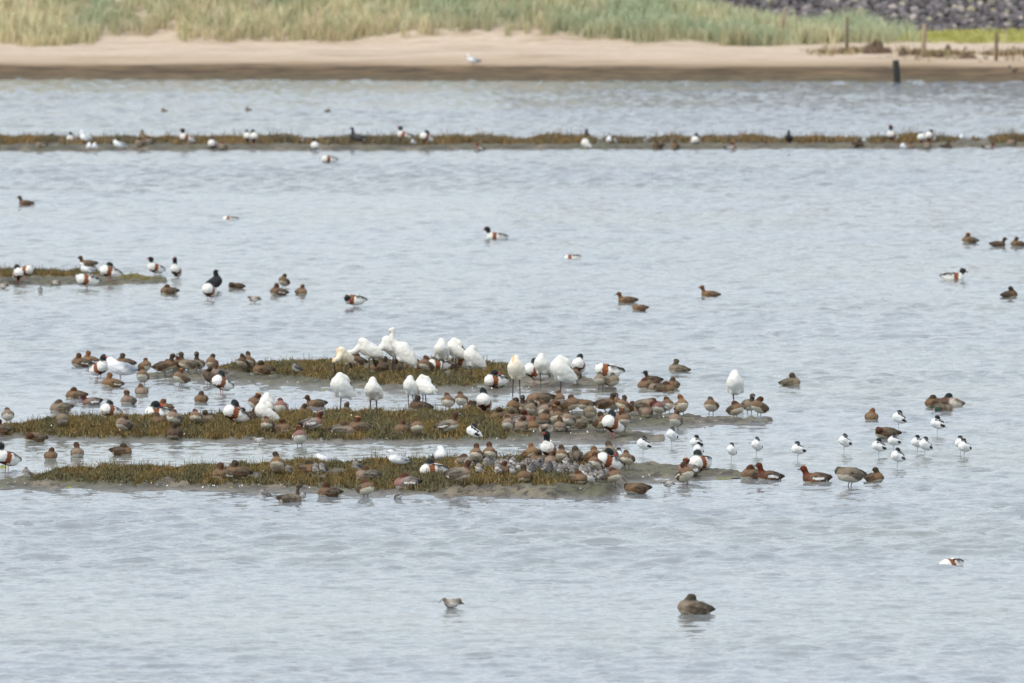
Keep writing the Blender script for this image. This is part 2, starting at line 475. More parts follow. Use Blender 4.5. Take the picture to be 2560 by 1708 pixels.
def shore_material():
    t = NT('shore_sand')
    g = t.n('NewGeometry'); pos = g.outputs['Position']
    sx = t.n('SeparateXYZ'); t.l(pos, sx.inputs[0])
    st = t.mapping(pos, (0.12, 0.6, 1))
    n1 = t.noise(1.0, 4, st); n2 = t.noise(4.0, 4, t.mapping(pos, (0.5, 1, 1))); n3 = t.noise(0.35, 4, pos)
    z = t.math('ADD', sx.outputs[2], t.math('MULTIPLY', t.math('SUBTRACT', n1.outputs[0], 0.5), 0.22))
    z = t.math('ADD', z, t.math('MULTIPLY', t.math('SUBTRACT', n2.outputs[0], 0.5), 0.06))
    sand = t.mix(t.rng(n2.outputs[0], 0.35, 0.7), lin(198, 181, 162), lin(182, 165, 144))
    sand = t.mix(t.rng(t.math('ADD', z, 0), 0.45, 0.72, 1, 0), sand, lin(168, 148, 124))
    wet = t.mix(t.rng(t.noise(1.4, 5, t.mapping(pos, (0.5, 1.5, 1)), 0.65).outputs[0], 0.42, 0.58), lin(66, 53, 39), lin(112, 92, 66))
    tide = t.noise(1.0, 5, t.mapping(pos, (0.25, 2.2, 1)), 0.6)
    sand = t.mix(t.math('MULTIPLY', t.rng(tide.outputs[0], 0.53, 0.62), 0.55), sand, lin(138, 114, 88))
    c = t.mix(t.rng(z, 0.38, 0.47, 1, 0), sand, wet)
    silt = t.mix(t.rng(n2.outputs[0], 0.4, 0.62), lin(76, 66, 49), lin(106, 92, 68))
    c = t.mix(t.rng(z, 0.12, 0.2, 1, 0), c, silt)
    c = t.mix(t.math('MULTIPLY', t.rng(n3.outputs[0], 0.55, 0.7), 0.35), c, lin(150, 126, 96))
    t.l(c, t.b.inputs['Base Color']); t.set('Roughness', 0.85); t.set('Specular IOR Level', 0.2)
    bp = t.n('Bump'); bp.inputs['Strength'].default_value = 0.5; bp.inputs['Distance'].default_value = 0.1
    t.l(n2.outputs[0], bp.inputs['Height']); t.l(bp.outputs[0], t.b.inputs['Normal'])
    return t.m
M_shore = shore_material()
xs = np.concatenate([np.linspace(-400, -46, 14), np.arange(-45, 45.1, 0.3), np.linspace(46, 400, 14)])
ss = np.concatenate([np.arange(-6, 30, 0.45), np.array([31, 33, 36, 40, 50, 80, 140, 300, 900, 2500])])
SX, SS = np.meshgrid(xs, ss, indexing='ij')
SZ = dune_h(SX, SS)
V = np.stack([SX, SH0(SX) + SS, SZ], -1).reshape(-1, 3)
i = np.arange(SX.size).reshape(SX.shape)
F = np.stack([i[:-1, :-1], i[1:, :-1], i[1:, 1:], i[:-1, 1:]], -1).reshape(-1, 4)
tag(link('sand_beach', mesh_from('sand_beach', V, F, M_shore)), kind='structure')

# dune grass, in tufts; straw, olive and grey green drifts
def shore_grass(name, n, Xr, sr, hr, w, cols, label, cat, seed, mask=None, drift=None, lean=0.5, tuft=7):
    r = np.random.RandomState(seed)
    m = n // tuft
    X = Xr[0] + r.rand(m * 4) * (Xr[1] - Xr[0]); s = sr[0] + (sr[1] - sr[0]) * r.rand(m * 4) ** 1.25
    k = (mask(X, s) > r.rand(m * 4)) if mask else np.ones(m * 4, bool)
    X, s = X[k][:m], s[k][:m]
    hv = 0.65 + 0.7 * np.clip(fbm(X / 1.4, s / 1.4, 3) + 0.5, 0, 1)
    c = pick(r, cols, len(X))
    if drift is not None: c = drift(X, s, c)
    X = np.repeat(X, tuft); s = np.repeat(s, tuft); c = np.repeat(c, tuft, 0); hv = np.repeat(hv, tuft)
    X = X + r.randn(len(X)) * 0.09; s = s + r.randn(len(X)) * 0.09
    c = c * (0.9 + 0.2 * r.rand(len(X), 1))
    P = np.stack([X, SH0(X) + s, dune_h(X, s) - 0.02], -1)
    H = (hr[0] + (hr[1] - hr[0]) * r.rand(len(X))) * hv
    W = w * (0.7 + 0.6 * r.rand(len(X)))
    tag(link(name, blades(name, P, H, W, c, lean, seed, 0.3, M_dune)), label, cat, kind='stuff')
def front_line(X):
    # how far inland the grass begins
    a = np.interp(X, [XR(0), XR(215), XR(240), XR(300), XR(430), XR(455), XR(700), XR(1300), XR(1700), XR(2060), XR(2200)],
                  [13.3, 13.4, 14.6, 15.6, 15.9, 14.3, 14.2, 15.2, 14.5, 14.0, 14.6])
    return a + 1.1 * fbm(np.asarray(X) / 1.3, np.asarray(X) * 0 + 5, 4)
def dune_mask(X, s):
    lim = np.interp(X, [XR(1850), XR(2110), XR(2320)], [1, 1, 0])
    return np.clip((s - front_line(X)) / 1.1, 0, 1) * lim
def dune_drift(X, s, c):
    g = fbm(X / 2.2 + 3, s / 4.0, 3)
    gr = np.clip(g * 2.2 + np.interp(X, [XR(0), XR(560), XR(900), XR(1400), XR(1700), XR(2000)], [-0.1, 0.1, -0.1, 0.55, 0.7, 0.7]), 0, 1)[:, None]
    low = np.clip(1 - (s - front_line(X)) / 1.6, 0, 1)[:, None]
    dk = (np.exp(-((X - XR(690)) / 1.9) ** 2) * np.clip((s - 17) / 1.5, 0, 1) + np.clip(fbm(X / 1.6 + 40, s / 2.0, 3) * 2.4 - 0.25, 0, 0.8))[:, None]
    c = c * (1 - 0.55 * dk) + np.array(lin(138, 148, 116)) * 0.55 * dk
    green = np.array(lin(166, 182, 150)); brown = np.array(lin(172, 154, 116))
    c = c * (1 - 0.75 * gr) + green * 0.75 * gr * (0.85 + 0.3 * np.random.RandomState(3).rand(len(c), 1))
    return c * (1 - 0.6 * low) + brown * 0.6 * low
shore_grass('dune_grass', 120000, (-40, XR(2400)), (12.5, 27), (0.30, 0.72), 0.036,
            [lin(214, 206, 166), lin(228, 216, 180), lin(198, 196, 152), lin(188, 188, 148), lin(218, 202, 168)],
            'pale straw and green marram grass on the dune behind the beach', 'dune grass', 21, dune_mask, dune_drift)
shore_grass('meadow_strip', 22000, (XR(2080), 32), (15.2, 20.6), (0.08, 0.20), 0.03,
            [lin(170, 174, 92), lin(184, 184, 108), lin(158, 162, 88), lin(196, 188, 128)],
            'bright yellow green low plants along the foot of the stone dike', 'plants', 22,
            lambda X, s: np.clip((X - XR(2080)) / 2.5, 0, 1) * np.clip((s - 15.6 - 0.9 * fbm(X / 1.5, X * 0 + 1, 3)) / 1.2, 0, 1))

# wrack: dry weed thrown up along the posts
def wrack_mask(X, s):
    return np.clip((X - XR(1990)) / 1.5, 0, 1) * np.exp(-((s - np.interp(X, [XR(2000), XR(2560)], [11.6, 9.8]) - 0.8 * fbm(X / 1.2, X * 0, 3)) / 1.1) ** 2) * (fbm(X / 0.8, s / 0.8, 3) > -0.05)
shore_grass('wrack', 10500, (XR(1990), 30), (6.5, 14.5), (0.06, 0.30), 0.045,
            [lin(134, 114, 88), lin(158, 138, 106), lin(112, 94, 72), lin(176, 156, 124), lin(150, 146, 104)],
            'brown dried seaweed strewn on the sand around the posts', 'seaweed', 23, wrack_mask, lean=1.2, tuft=5)

# stone dike on the right: a rubble slope, stones as pieces
def stone_mesh(seed, rough=0.25):
    r = np.random.RandomState(seed)
    import bmesh
    bm = bmesh.new(); bmesh.ops.create_icosphere(bm, subdivisions=1, radius=0.5)
    sc3 = np.array([1.0, 0.75 + 0.3 * r.rand(), 0.55 + 0.25 * r.rand()])
    for v in bm.verts:
        v.co = Vector(np.array(v.co) * sc3 * (1 + rough * (r.rand() - 0.5) * 2))
    me = bpy.data.meshes.new('stone'); bm.to_mesh(me); bm.free()
    return me
def stone_material(name, a, b):
    t = NT(name); tc = t.n('TexCoord'); oi = t.n('ObjectInfo')
    n1 = t.noise(5, 4, tc.outputs['Object'], 0.65)
    c = t.mix(t.rng(n1.outputs[0], 0.35, 0.68), a, b)
    hv = t.n('HueSaturation'); t.l(c, hv.inputs['Color']); t.l(t.rng(oi.outputs['Random'], 0, 1, 0.7, 1.35), hv.inputs['Value'])
    t.l(hv.outputs[0], t.b.inputs['Base Color']); t.set('Roughness', 0.85)
    return t.m
M_basalt = stone_material('basalt', lin(84, 80, 84), lin(126, 119, 118))
M_pale = stone_material('pale_stone', lin(142, 132, 126), lin(172, 160, 152))
M_lichen = stone_material('lichen_stone', lin(138, 134, 110), lin(160, 154, 128))
def dike_pt(X, q):
    """q metres up the slope from the foot"""
    foot = SH0(X) + 20.4
    return X, foot + q * 0.90, 1.34 + q * 0.42
dx = np.array([XR(1250), 60.0])
V = []; n = 60
for X in np.linspace(XR(1250), 60, n):
    for q in (-1.0, 0, 4, 10, 14): V.append(dike_pt(X, q))
V = [(float(a), float(b), float(c) - 0.16) for a, b, c in V]
F = [[i * 5 + j, (i + 1) * 5 + j, (i + 1) * 5 + j + 1, i * 5 + j + 1] for i in range(n - 1) for j in range(4)]
dike = tag(link('stone_dike', mesh_from('stone_dike', V, F, M_basalt, smooth=False)), 'dark rubble stone slope of the dike above the beach at top right', 'dike')
r = np.random.RandomState(40)
base = [stone_mesh(s) for s in range(6)]
mats = [M_basalt, M_pale, M_lichen]
smesh = []
for bm_ in base:
    row = []
    for mt in mats:
        me = bm_.copy(); me.materials.append(mt); row.append(me)
    smesh.append(row)
cand = []
q = 0.0
while q < 10:
    X = XR(1250) + r.rand() * 0.2
    while X < 45:
        sz = 0.16 + 0.20 * r.rand() ** 1.6
        cand.append((X + 0.06 * r.randn(), q + 0.07 * r.randn(), sz)); X += sz * 0.80
    q += 0.17
vis = [c for c in cand if XR(1880) < c[0] < XR(2600) and c[1] < 3.0]
vis.sort(key=lambda c: -c[2])
vis_set = set(vis[:300])
rv, rf = [], []
cnt = 0
for c in cand:
    X, Y, Z = [float(v) for v in dike_pt(c[0], c[1])]
    k = r.randint(6); mt = r.choice(3, p=[0.76, 0.16, 0.08]); rot = r.rand(3) * 6.28
    if c in vis_set:
        o = bpy.data.objects.new('stone', smesh[k][mt]); COL.objects.link(o)
        o.location = (X, Y, Z); o.rotation_euler = (0.4 * (r.rand() - .5), 0.4 * (r.rand() - .5), rot[2]); o.scale = (c[2] * 1.25,) * 3
        o.parent = dike
    else:
        v = np.array([list(p.co) for p in base[k].vertices]) * c[2] * 1.25
        ca, sa = math.cos(rot[2]), math.sin(rot[2])
        v = np.stack([v[:, 0] * ca - v[:, 1] * sa, v[:, 0] * sa + v[:, 1] * ca, v[:, 2]], -1) + np.array([X, Y, Z])
        f = np.array([list(p.vertices) for p in base[k].polygons]) + cnt
        rv.append(v); rf.append(f); cnt += len(v)
o = link('rubble', mesh_from('rubble', np.concatenate(rv), np.concatenate(rf), M_basalt, smooth=False), dike)
o['kind'] = 'stuff'
# some pale blocks lying at the foot
for k, (px, s, zz, sz) in enumerate([(1925, 20.5, 1.45, .42), (2010, 20.3, 1.5, .34), (2030, 20.4, 1.25, .3), (2222, 20.2, 1.2, .36), (2240, 20.1, 1.12, .28), (2380, 20.0, 1.08, .40), (2405, 20.0, 1.08, .34), (2540, 20.0, 1.1, .42), (2555, 20.1, 1.1, .3)]):
    X = XR(px); o = bpy.data.objects.new('stone', smesh[k % 6][1]); COL.objects.link(o); o.parent = dike
    o.location = (X, float(SH0(X)) + s, zz + 0.1); o.scale = (sz, sz, sz * 0.8); o.rotation_euler = (0, 0, k * 1.3)

# fence posts and the black stump
def tube(path, rad, sides=8, cap=True):
    path = [Vector(p) for p in path]; V, F = [], []
    for i, p in enumerate(path):
        d = (path[min(i + 1, len(path) - 1)] - path[max(i - 1, 0)]).normalized()
        a = d.cross(Vector((0.13, 0.97, 0.2))).normalized(); b = d.cross(a)
        rr = rad[i] if hasattr(rad, '__len__') else rad
        if not hasattr(rr, '__len__'): rr = (rr, rr)
        for k in range(sides):
            t = 2 * math.pi * k / sides
            V.append(p + a * math.cos(t) * rr[0] + b * math.sin(t) * rr[1])
    n = len(path)
    for i in range(n - 1):
        for k in range(sides):
            k2 = (k + 1) % sides
            F.append([i * sides + k, i * sides + k2, (i + 1) * sides + k2, (i + 1) * sides + k])
    if cap:
        for i, rev in ((0, True), (n - 1, False)):
            V.append(path[i]); c = len(V) - 1
            for k in range(sides):
                k2 = (k + 1) % sides
                F.append([i * sides + k, i * sides + k2, c, c] if not rev else [i * sides + k2, i * sides + k, c, c])
    return [tuple(v) for v in V], F
def tube_mesh(name, path, rad, mat, sides=8):
    V, F = tube(path, rad, sides)
    me = bpy.data.meshes.new(name); me.from_pydata(V, [], [list(dict.fromkeys(f)) for f in F]); me.update()
    me.polygons.foreach_set('use_smooth', np.ones(len(me.polygons), bool))
    me.materials.append(mat); return me
M_post = plain('weathered_post', lin(158, 140, 118), 0.85, 0.3, 12)
M_postd = plain('dark_post', lin(120, 104, 86), 0.85, 0.3, 12)
M_black = plain('tarred_stump', lin(44, 44, 42), 0.8, 0.35, 9)
def shore_point(px, py):
    """where a picture point meets the shore"""
    for s in np.arange(0, 30, 0.05):
        X = XR(px)
        for _ in range(3):
            Y = float(SH0(X)) + s; X = (px - 1280) / F_PX * Y
        z = float(dune_h(X, s))
        if pix(X, Y, z)[1] <= py: return X, Y, z
    return X, Y, z
def post(px, py_base, h, w, lean, mat, label, dz=0.0):
    X, Y, z = shore_point(px, py_base)
    p = [(0, 0, -0.3), (lean * 0.5, 0, h * 0.5), (lean, 0, h - 0.03), (lean, 0, h)]
    me = tube_mesh('fence_post', p, [w / 2 * 1.05, w / 2 * 0.98, w / 2 * 0.94, w / 2 * 0.6], mat, 10)
    tag(link('fence_post', me, loc=(X, Y, z + dz)), label, 'post', 'old fence posts on the beach')
post(1950, 104, 1.2, 0.15, 0.17, M_post, 'pale leaning fence post standing in the dune grass')
post(2117, 132, 1.32, 0.125, 0.01, M_postd, 'dark slim fence post second from left, at the grass end')
post(2308, 145, 1.22, 0.17, 0.04, M_post, 'thick upright fence post in front of the yellow green strip')
post(2490, 152, 1.05, 0.13, 0.02, M_postd, 'rightmost fence post near the right edge of the beach')
X, Y = at(2243, 208)
p = [(0.0, 0, -0.4), (0.0, 0, 0.05), (-0.02, 0, 0.4), (-0.05, 0, 0.76), (-0.055, 0, 0.82)]
tag(link('stump', tube_mesh('stump', p, [0.125, 0.125, 0.12, 0.12, 0.085], M_black, 12), loc=(X, Y, 0)), 'black tarred wooden stump standing at the water edge by the far beach', 'post')

# ================================================================== BIRDS
M_plum = plumage_material()
M_leg = plain('dark_leg', lin(52, 48, 46), 0.6)
M_leg_pink = plain('pink_leg', lin(196, 128, 118), 0.6)
M_leg_blue = plain('blue_grey_leg', lin(140, 150, 160), 0.6)
M_leg_grey = plain('grey_leg', lin(92, 84, 76), 0.6)
M_leg_red = plain('red_leg', lin(190, 84, 52), 0.6)
M_bill_red = plain('red_bill', lin(206, 60, 58), 0.45)
M_bill_grey = plain('grey_bill', lin(120, 130, 142), 0.45)
M_bill_dark = plain('dark_bill', lin(40, 38, 38), 0.5)
M_bill_yellow = plain('yellow_bill', lin(206, 170, 80), 0.5)

def surface_net(f, org, h):
    s = f < 0
    nx, ny, nz = f.shape
    P = np.zeros((nx - 1, ny - 1, nz - 1, 3)); N = np.zeros((nx - 1, ny - 1, nz - 1))
    cs = [(a, b, c) for a in (0, 1) for b in (0, 1) for c in (0, 1)]
    sl = lambda o: tuple(slice(o[i], o[i] + (nx, ny, nz)[i] - 1) for i in range(3))
    for o in cs:
        for ax in range(3):
            if o[ax]: continue
            o2 = list(o); o2[ax] = 1
            fa, fb = f[sl(o)], f[sl(o2)]
            cr = (fa < 0) != (fb < 0)
            t = np.where(cr, fa / np.where(cr, fa - fb, 1), 0)
            for i in range(3):
                P[..., i] += np.where(cr, o[i] + (t if i == ax else 0), 0)
            N += cr
    act = N > 0
    idx = -np.ones(act.shape, int); idx[act] = np.arange(act.sum())
    g = np.stack(np.nonzero(act), -1)
    V = (P[act] / N[act][:, None] + g) * h + np.array(org)
    Q = []
    for ax in range(3):
        a = [slice(None)] * 3; b = [slice(None)] * 3
        a[ax] = slice(0, -1); b[ax] = slice(1, None)
        A, B = s[tuple(a)], s[tuple(b)]
        for sign in (True, False):
            e = np.stack(np.nonzero((A & ~B) if sign else (~A & B)), -1)
            u, v = (ax + 1) % 3, (ax + 2) % 3
            e = e[(e[:, u] > 0) & (e[:, v] > 0) & (e[:, u] < f.shape[u] - 1) & (e[:, v] < f.shape[v] - 1)]
            q = []
            for du, dv in ((1, 1), (0, 1), (0, 0), (1, 0)):
                c = e.copy(); c[:, u] -= du; c[:, v] -= dv
                q.append(idx[c[:, 0], c[:, 1], c[:, 2]])
            q = np.stack(q, -1)
            Q.append(q if sign else q[:, ::-1])
    return V, np.concatenate(Q)

def n3(x, y, z, f, o=0.0):
    return vnoise(x * f + 7.3 + o, y * f + z * f * 1.31 + o) + vnoise(z * f + 3.1 - o, x * f * 0.9 - y * f * 1.1) - 1.0
class Bird:
    def __init__(self, cz=0.0, pitch=0.0, k=0.022, h=0.011, S=1.0):
        self.p = []; self.paints = []; self.cz = cz; self.pit = R(pitch); self.k = k; self.h = h; self.S = S; self.extra = []; self.rough = 1.0
    def w2(self, q):       # body frame (u forward, y, w up) -> bird frame
        u, y, w = [c * self.S for c in q]
        c, s = math.cos(self.pit), math.sin(self.pit)
        return (u * c - w * s, y, self.cz + u * s + w * c)
    def E(self, c, r, col, pitch=0, mot=0.3):
        self.p.append(('E', self.w2(c), tuple(v * self.S for v in r), self.pit + R(pitch), col, mot))
    def Cn(self, a, b, ra, rb, col, mot=0.3):
        self.p.append(('C', self.w2(a), self.w2(b), ra * self.S, rb * self.S, col, mot))
    def paint(self, fn, col, mot=0.3): self.paints.append((fn, col, mot))
    def bill(self, pts, rad, mat):
        self.extra.append(('bill', [self.w2(p) for p in pts], [tuple(x * self.S for x in r) if hasattr(r, '__len__') else r * self.S for r in rad], mat))
    def leg(self, top, bend, foot, r, mat, toe=0.035):
        # top in body frame, bend/foot in bird frame
        t = self.w2(top)
        self.extra.append(('leg', [t, bend, foot, (foot[0] + toe * 0.4, foot[1], foot[2] - 0.002), (foot[0] + toe, foot[1], foot[2] - 0.004)], [r * 1.4, r, r, (r * 1.3, r * 0.9), (r * 2.2, r * 0.5)], mat))
    def dist(self, X, Y, Z):
        out = []
        for pr in self.p:
            if pr[0] == 'E':
                _, c, r, pt, col, m = pr
                dx, dz = X - c[0], Z - c[2]; dy = Y - c[1]
                a = dx * math.cos(pt) + dz * math.sin(pt); b = -dx * math.sin(pt) + dz * math.cos(pt)
                k0 = np.sqrt((a / r[0]) ** 2 + (dy / r[1]) ** 2 + (b / r[2]) ** 2) + 1e-9
                k1 = np.sqrt((a / r[0] ** 2) ** 2 + (dy / r[1] ** 2) ** 2 + (b / r[2] ** 2) ** 2) + 1e-9
                out.append(k0 * (k0 - 1) / k1)
            else:
                _, a, b, ra, rb, col, m = pr
                a = np.array(a); d = np.array(b) - a; L = d @ d
                t = np.clip(((X - a[0]) * d[0] + (Y - a[1]) * d[1] + (Z - a[2]) * d[2]) / L, 0, 1)
                out.append(np.sqrt((X - a[0] - t * d[0]) ** 2 + (Y - a[1] - t * d[1]) ** 2 + (Z - a[2] - t * d[2]) ** 2) - (ra + (rb - ra) * t))
        return out
    def build(self, name):
        lo, hi = [], []
        for pr in self.p:
            if pr[0] == 'E':
                m = max(pr[2]); lo.append(np.array(pr[1]) - m); hi.append(np.array(pr[1]) + m)
            else:
                m = max(pr[3], pr[4]); lo.append(np.minimum(pr[1], pr[2]) - m); hi.append(np.maximum(pr[1], pr[2]) + m)
        lo = np.min(lo, 0) - 2 * self.h; hi = np.max(hi, 0) + 2 * self.h
        ax = [np.arange(lo[i], hi[i] + self.h, self.h) for i in range(3)]
        X, Y, Z = np.meshgrid(*ax, indexing='ij')
        D = np.stack(self.dist(X, Y, Z))
        k = self.k * self.S * 0.5
        mn = D.min(0)
        f = mn - k * np.log(np.exp(-(D - mn) / k).sum(0))
        so = 13.7 * (len(_cache) + 1)
        nr = np.abs(f) < 0.03
        xa, ya, za = X[nr], Y[nr], Z[nr]
        f[nr] += self.S * (0.0075 * n3(xa, ya, za, 26 / self.S, so) + 0.004 * n3(xa, ya, za, 60 / self.S, so + 5)) * self.rough
        V, F = surface_net(f, lo, self.h)
        d = np.stack(self.dist(V[:, 0], V[:, 1], V[:, 2]))
        w = np.exp(-(d - d.min(0)) / (0.0045 * self.S)); w /= w.sum(0)
        pc = np.array([[*p[-2], p[-1]] for p in self.p])
        C = w.T @ pc
        c, s = math.cos(self.pit), math.sin(self.pit)
        dx, dz = V[:, 0], V[:, 2] - self.cz
        u = (dx * c + dz * s) / self.S; ww = (-dx * s + dz * c) / self.S; y = V[:, 1] / self.S
        u = u + 0.011 * n3(u, y, ww, 55, so); ww = ww + 0.011 * n3(u, y, ww, 60, so + 9); y = y + 0.005 * n3(u, y, ww, 60, so + 4)
        near = d.argmin(0)
        for fn, col, mot in self.paints:
            m = fn(u, y, ww, near)
            C[m] = [*col, mot]
        me = mesh_from(name + '_body', V, F, M_plum, True, C)
        parts = [('body', me)]
        for nm, pts, rad, mat in self.extra:
            parts.append((nm, tube_mesh(name + '_' + nm, pts, rad, mat, 7)))
        return parts

A = np.abs
VJ = [-1.0, 0.0, 1.0, -0.4, 0.7]
WH = lin(226, 224, 218)
SCH = {   # wigeon and other brown ducks
 'r': dict(head=lin(118, 74, 48), breast=lin(142, 110, 88), flank=lin(146, 106, 80), back=lin(116, 97, 80), belly=lin(222, 214, 198), tail=lin(92, 78, 66), wing=lin(84, 72, 62)),
 'o': dict(head=lin(160, 104, 64), breast=lin(150, 116, 88), flank=lin(160, 116, 80), back=lin(128, 98, 74), belly=lin(224, 216, 200), tail=lin(96, 80, 66), wing=lin(84, 70, 60)),
 'b': dict(head=lin(96, 78, 58), breast=lin(136, 108, 82), flank=lin(140, 108, 80), back=lin(106, 88, 70), belly=lin(206, 196, 178), tail=lin(84, 72, 60), wing=lin(74, 64, 54)),
 'g': dict(head=lin(112, 98, 80), breast=lin(148, 132, 114), flank=lin(146, 130, 112), back=lin(118, 108, 94), belly=lin(214, 206, 192), tail=lin(96, 88, 76), wing=lin(86, 78, 68)),
 'z': dict(head=lin(104, 94, 78), breast=lin(156, 140, 124), flank=lin(150, 132, 112), back=lin(116, 104, 92), belly=lin(190, 176, 156), tail=lin(96, 86, 78), wing=lin(92, 82, 72)),
 'p': dict(head=lin(120, 84, 62), breast=lin(164, 136, 120), flank=lin(148, 128, 114), back=lin(126, 114, 102), belly=lin(226, 220, 208), tail=lin(92, 82, 76), wing=lin(88, 78, 72)),
 'x': dict(head=lin(132, 66, 34), breast=lin(112, 76, 60), flank=lin(160, 112, 82), back=lin(100, 86, 76), belly=lin(232, 226, 214), tail=lin(110, 92, 74), wing=lin(70, 62, 58), white=1),
 'm': dict(head=lin(112, 60, 40), breast=lin(156, 116, 108), flank=lin(160, 146, 140), back=lin(136, 126, 120), belly=lin(236, 232, 224), tail=lin(60, 54, 50), wing=lin(74, 66, 62), white=1),
 'd': dict(head=lin(78, 62, 50), breast=lin(106, 84, 68), flank=lin(108, 86, 68), back=lin(86, 72, 60), belly=lin(190, 180, 164), tail=lin(70, 60, 52), wing=lin(62, 54, 48)),
}
for _k in SCH:
    for _p, _c in list(SCH[_k].items()):
        if isinstance(_c, tuple):
            _l = 0.3 * _c[0] + 0.5 * _c[1] + 0.2 * _c[2]
            _f = {'belly': 0.80, 'head': 0.45, 'wing': 0.66, 'back': 0.72}.get(_p, 0.72)
            SCH[_k][_p] = (_c[0] * _f * (0.92 if _k in 'rop' and _p != 'belly' else 1), _c[1] * _f, _c[2] * _f * 0.95)
def duck_frame(b, pose, head, neck, v, hr=(0.050, 0.036, 0.037), lift=0.0):
    """adds neck and head prims (indices >= 100 are marked by b.head0)"""
    b.head0 = len(b.p)
    j = 0.012 * VJ[v]
    side = 1 if v % 2 else -1
    if pose in ('t', 's'):
        b.Cn((.088, 0, .046), (.058, 0, .092 + j + lift), .046, .034, neck)
        b.E((.026 + j + lift * .6, side * .020, .108 + j + lift), hr, head, 6)
    elif pose in ('u', 'k'):
        b.Cn((.115, 0, .035), (.148 + j, 0, .122 + j), .046, .031, neck)
        b.E((.164 + j, 0, .144 + j), (hr[0] * .95, hr[1], hr[2]), head, -4)
    elif pose == 'n':
        b.Cn((.105, 0, .03), (.118, 0, .19), .036, .022, neck)
        b.E((.138, 0, .212), (.045, .028, .03), head, 2)
    elif pose in ('p', 'ps'):
        b.Cn((.105, 0, .035), (.14, side * .05, .052), .050, .038, neck)
        b.E((.118, side * .088, .035), hr, head, -25)
    elif pose == 'f':
        b.Cn((.12, 0, .01), (.20, 0, -.05), .048, .032, neck)
        b.E((.222, 0, -.075), hr, head, -50)
def duck(sch, pose, v=0, S=1.0, land=False):
    c = SCH[sch]
    stand = pose in ('s', 'k', 'ps', 'f')
    cz = {'t': .052, 'u': .042, 'n': .045, 'p': .058}.get(pose, .165)
    if land and not stand: cz = .078
    pit = {'t': 4, 's': 20, 'u': 1, 'k': 8, 'ps': 12, 'f': 2, 'n': 4, 'p': 6}[pose] + 5 * VJ[v]
    b = Bird(cz * S, pit, 0.02, 0.0105 * S, S)
    b.E((0, 0, 0), (.160, .100, .082), c['flank'], 0, .5)
    b.E((.09, 0, .006), (.082, .085, .077), c['breast'], 0, .3)
    b.E((-.03, 0, .036), (.142, .068, .058), c['back'], 0, .5)
    b.Cn((-.12, 0, .012), (-.215, 0, .034), .046, .012, c['tail'], .4)
    for s in (-1, 1):
        b.Cn((-.05, s * .046, .052), (-.195, s * .022, .052), .030, .007, c['wing'], .5)
        b.E((-.03, s * .082, .022), (.105, .026, .042), c['back'], 3, .6)
    nb = len(b.p)
    duck_frame(b, pose, c['head'], c['head'], v, (.051, .039, .040), 0.0 if sch == 'z' else .026 - .012 * (v in (0, 3)))
    fl = (-.042 + .014 * VJ[(v + 2) % 5]) if stand else -.05
    b.paint(lambda u, y, w, n: (w < fl + .025 * np.clip(u / .1, -1, 1)) & (n < nb), c['belly'], .08)
    b.paint(lambda u, y, w, n: (u < -.13) & (w < .0), c['belly'], .1)
    if sch in 'rpo' and v == 2:
        b.paint(lambda u, y, w, n: (A(y) > .062) & (w > .0) & (w < .022) & (u < .03) & (u > -.11), WH, 0.05)
    b.paint(lambda u, y, w, n: (A(y) > .07) & (w > .018) & (w < .034) & (u < .06) & (u > -.12) & (n < nb), c['wing'], .4)
    if c.get('white'):
        b.paint(lambda u, y, w, n: (A(y) > .05) & (w > .002) & (w < .034) & (u < .05) & (u > -.10), WH, 0.02)
        b.paint(lambda u, y, w, n: (u < -.145) & (w < .03), lin(46, 42, 40), .1)
        hx = b.p[-1][1]
    if sch in 'mropx' and v in (1, 4):      # buff blaze on the crown
        b.paint(lambda u, y, w, n: (n == nb + 1) & (A(y) < .016) & (w > (.164 if pose in 'ts' else .170)), lin(176, 124, 74), .1)
    if pose in ('u', 'k'):
        j = 0.012 * VJ[v]
        b.bill([(.200 + j, 0, .136 + j), (.225 + j, 0, .129 + j), (.246 + j, 0, .124 + j)], [(.014, .011), (.013, .007), (.009, .004)], M_bill_grey)
    if pose == 'n': b.bill([(.175, 0, .208), (.20, 0, .203), (.225, 0, .199)], [(.012, .010), (.012, .006), (.009, .004)], M_bill_grey)
    if pose == 'f': b.bill([(.243, 0, -.105), (.256, 0, -.125), (.268, 0, -.142)], [(.013, .010), (.012, .007), (.009, .004)], M_bill_grey)
    if stand:
        for s in (-1, 1): b.leg((-.02, s * .032, -.06), (.012, s * .034, .05 * S), (.0, s * .034, .002), .0055, M_leg_grey)
    return b

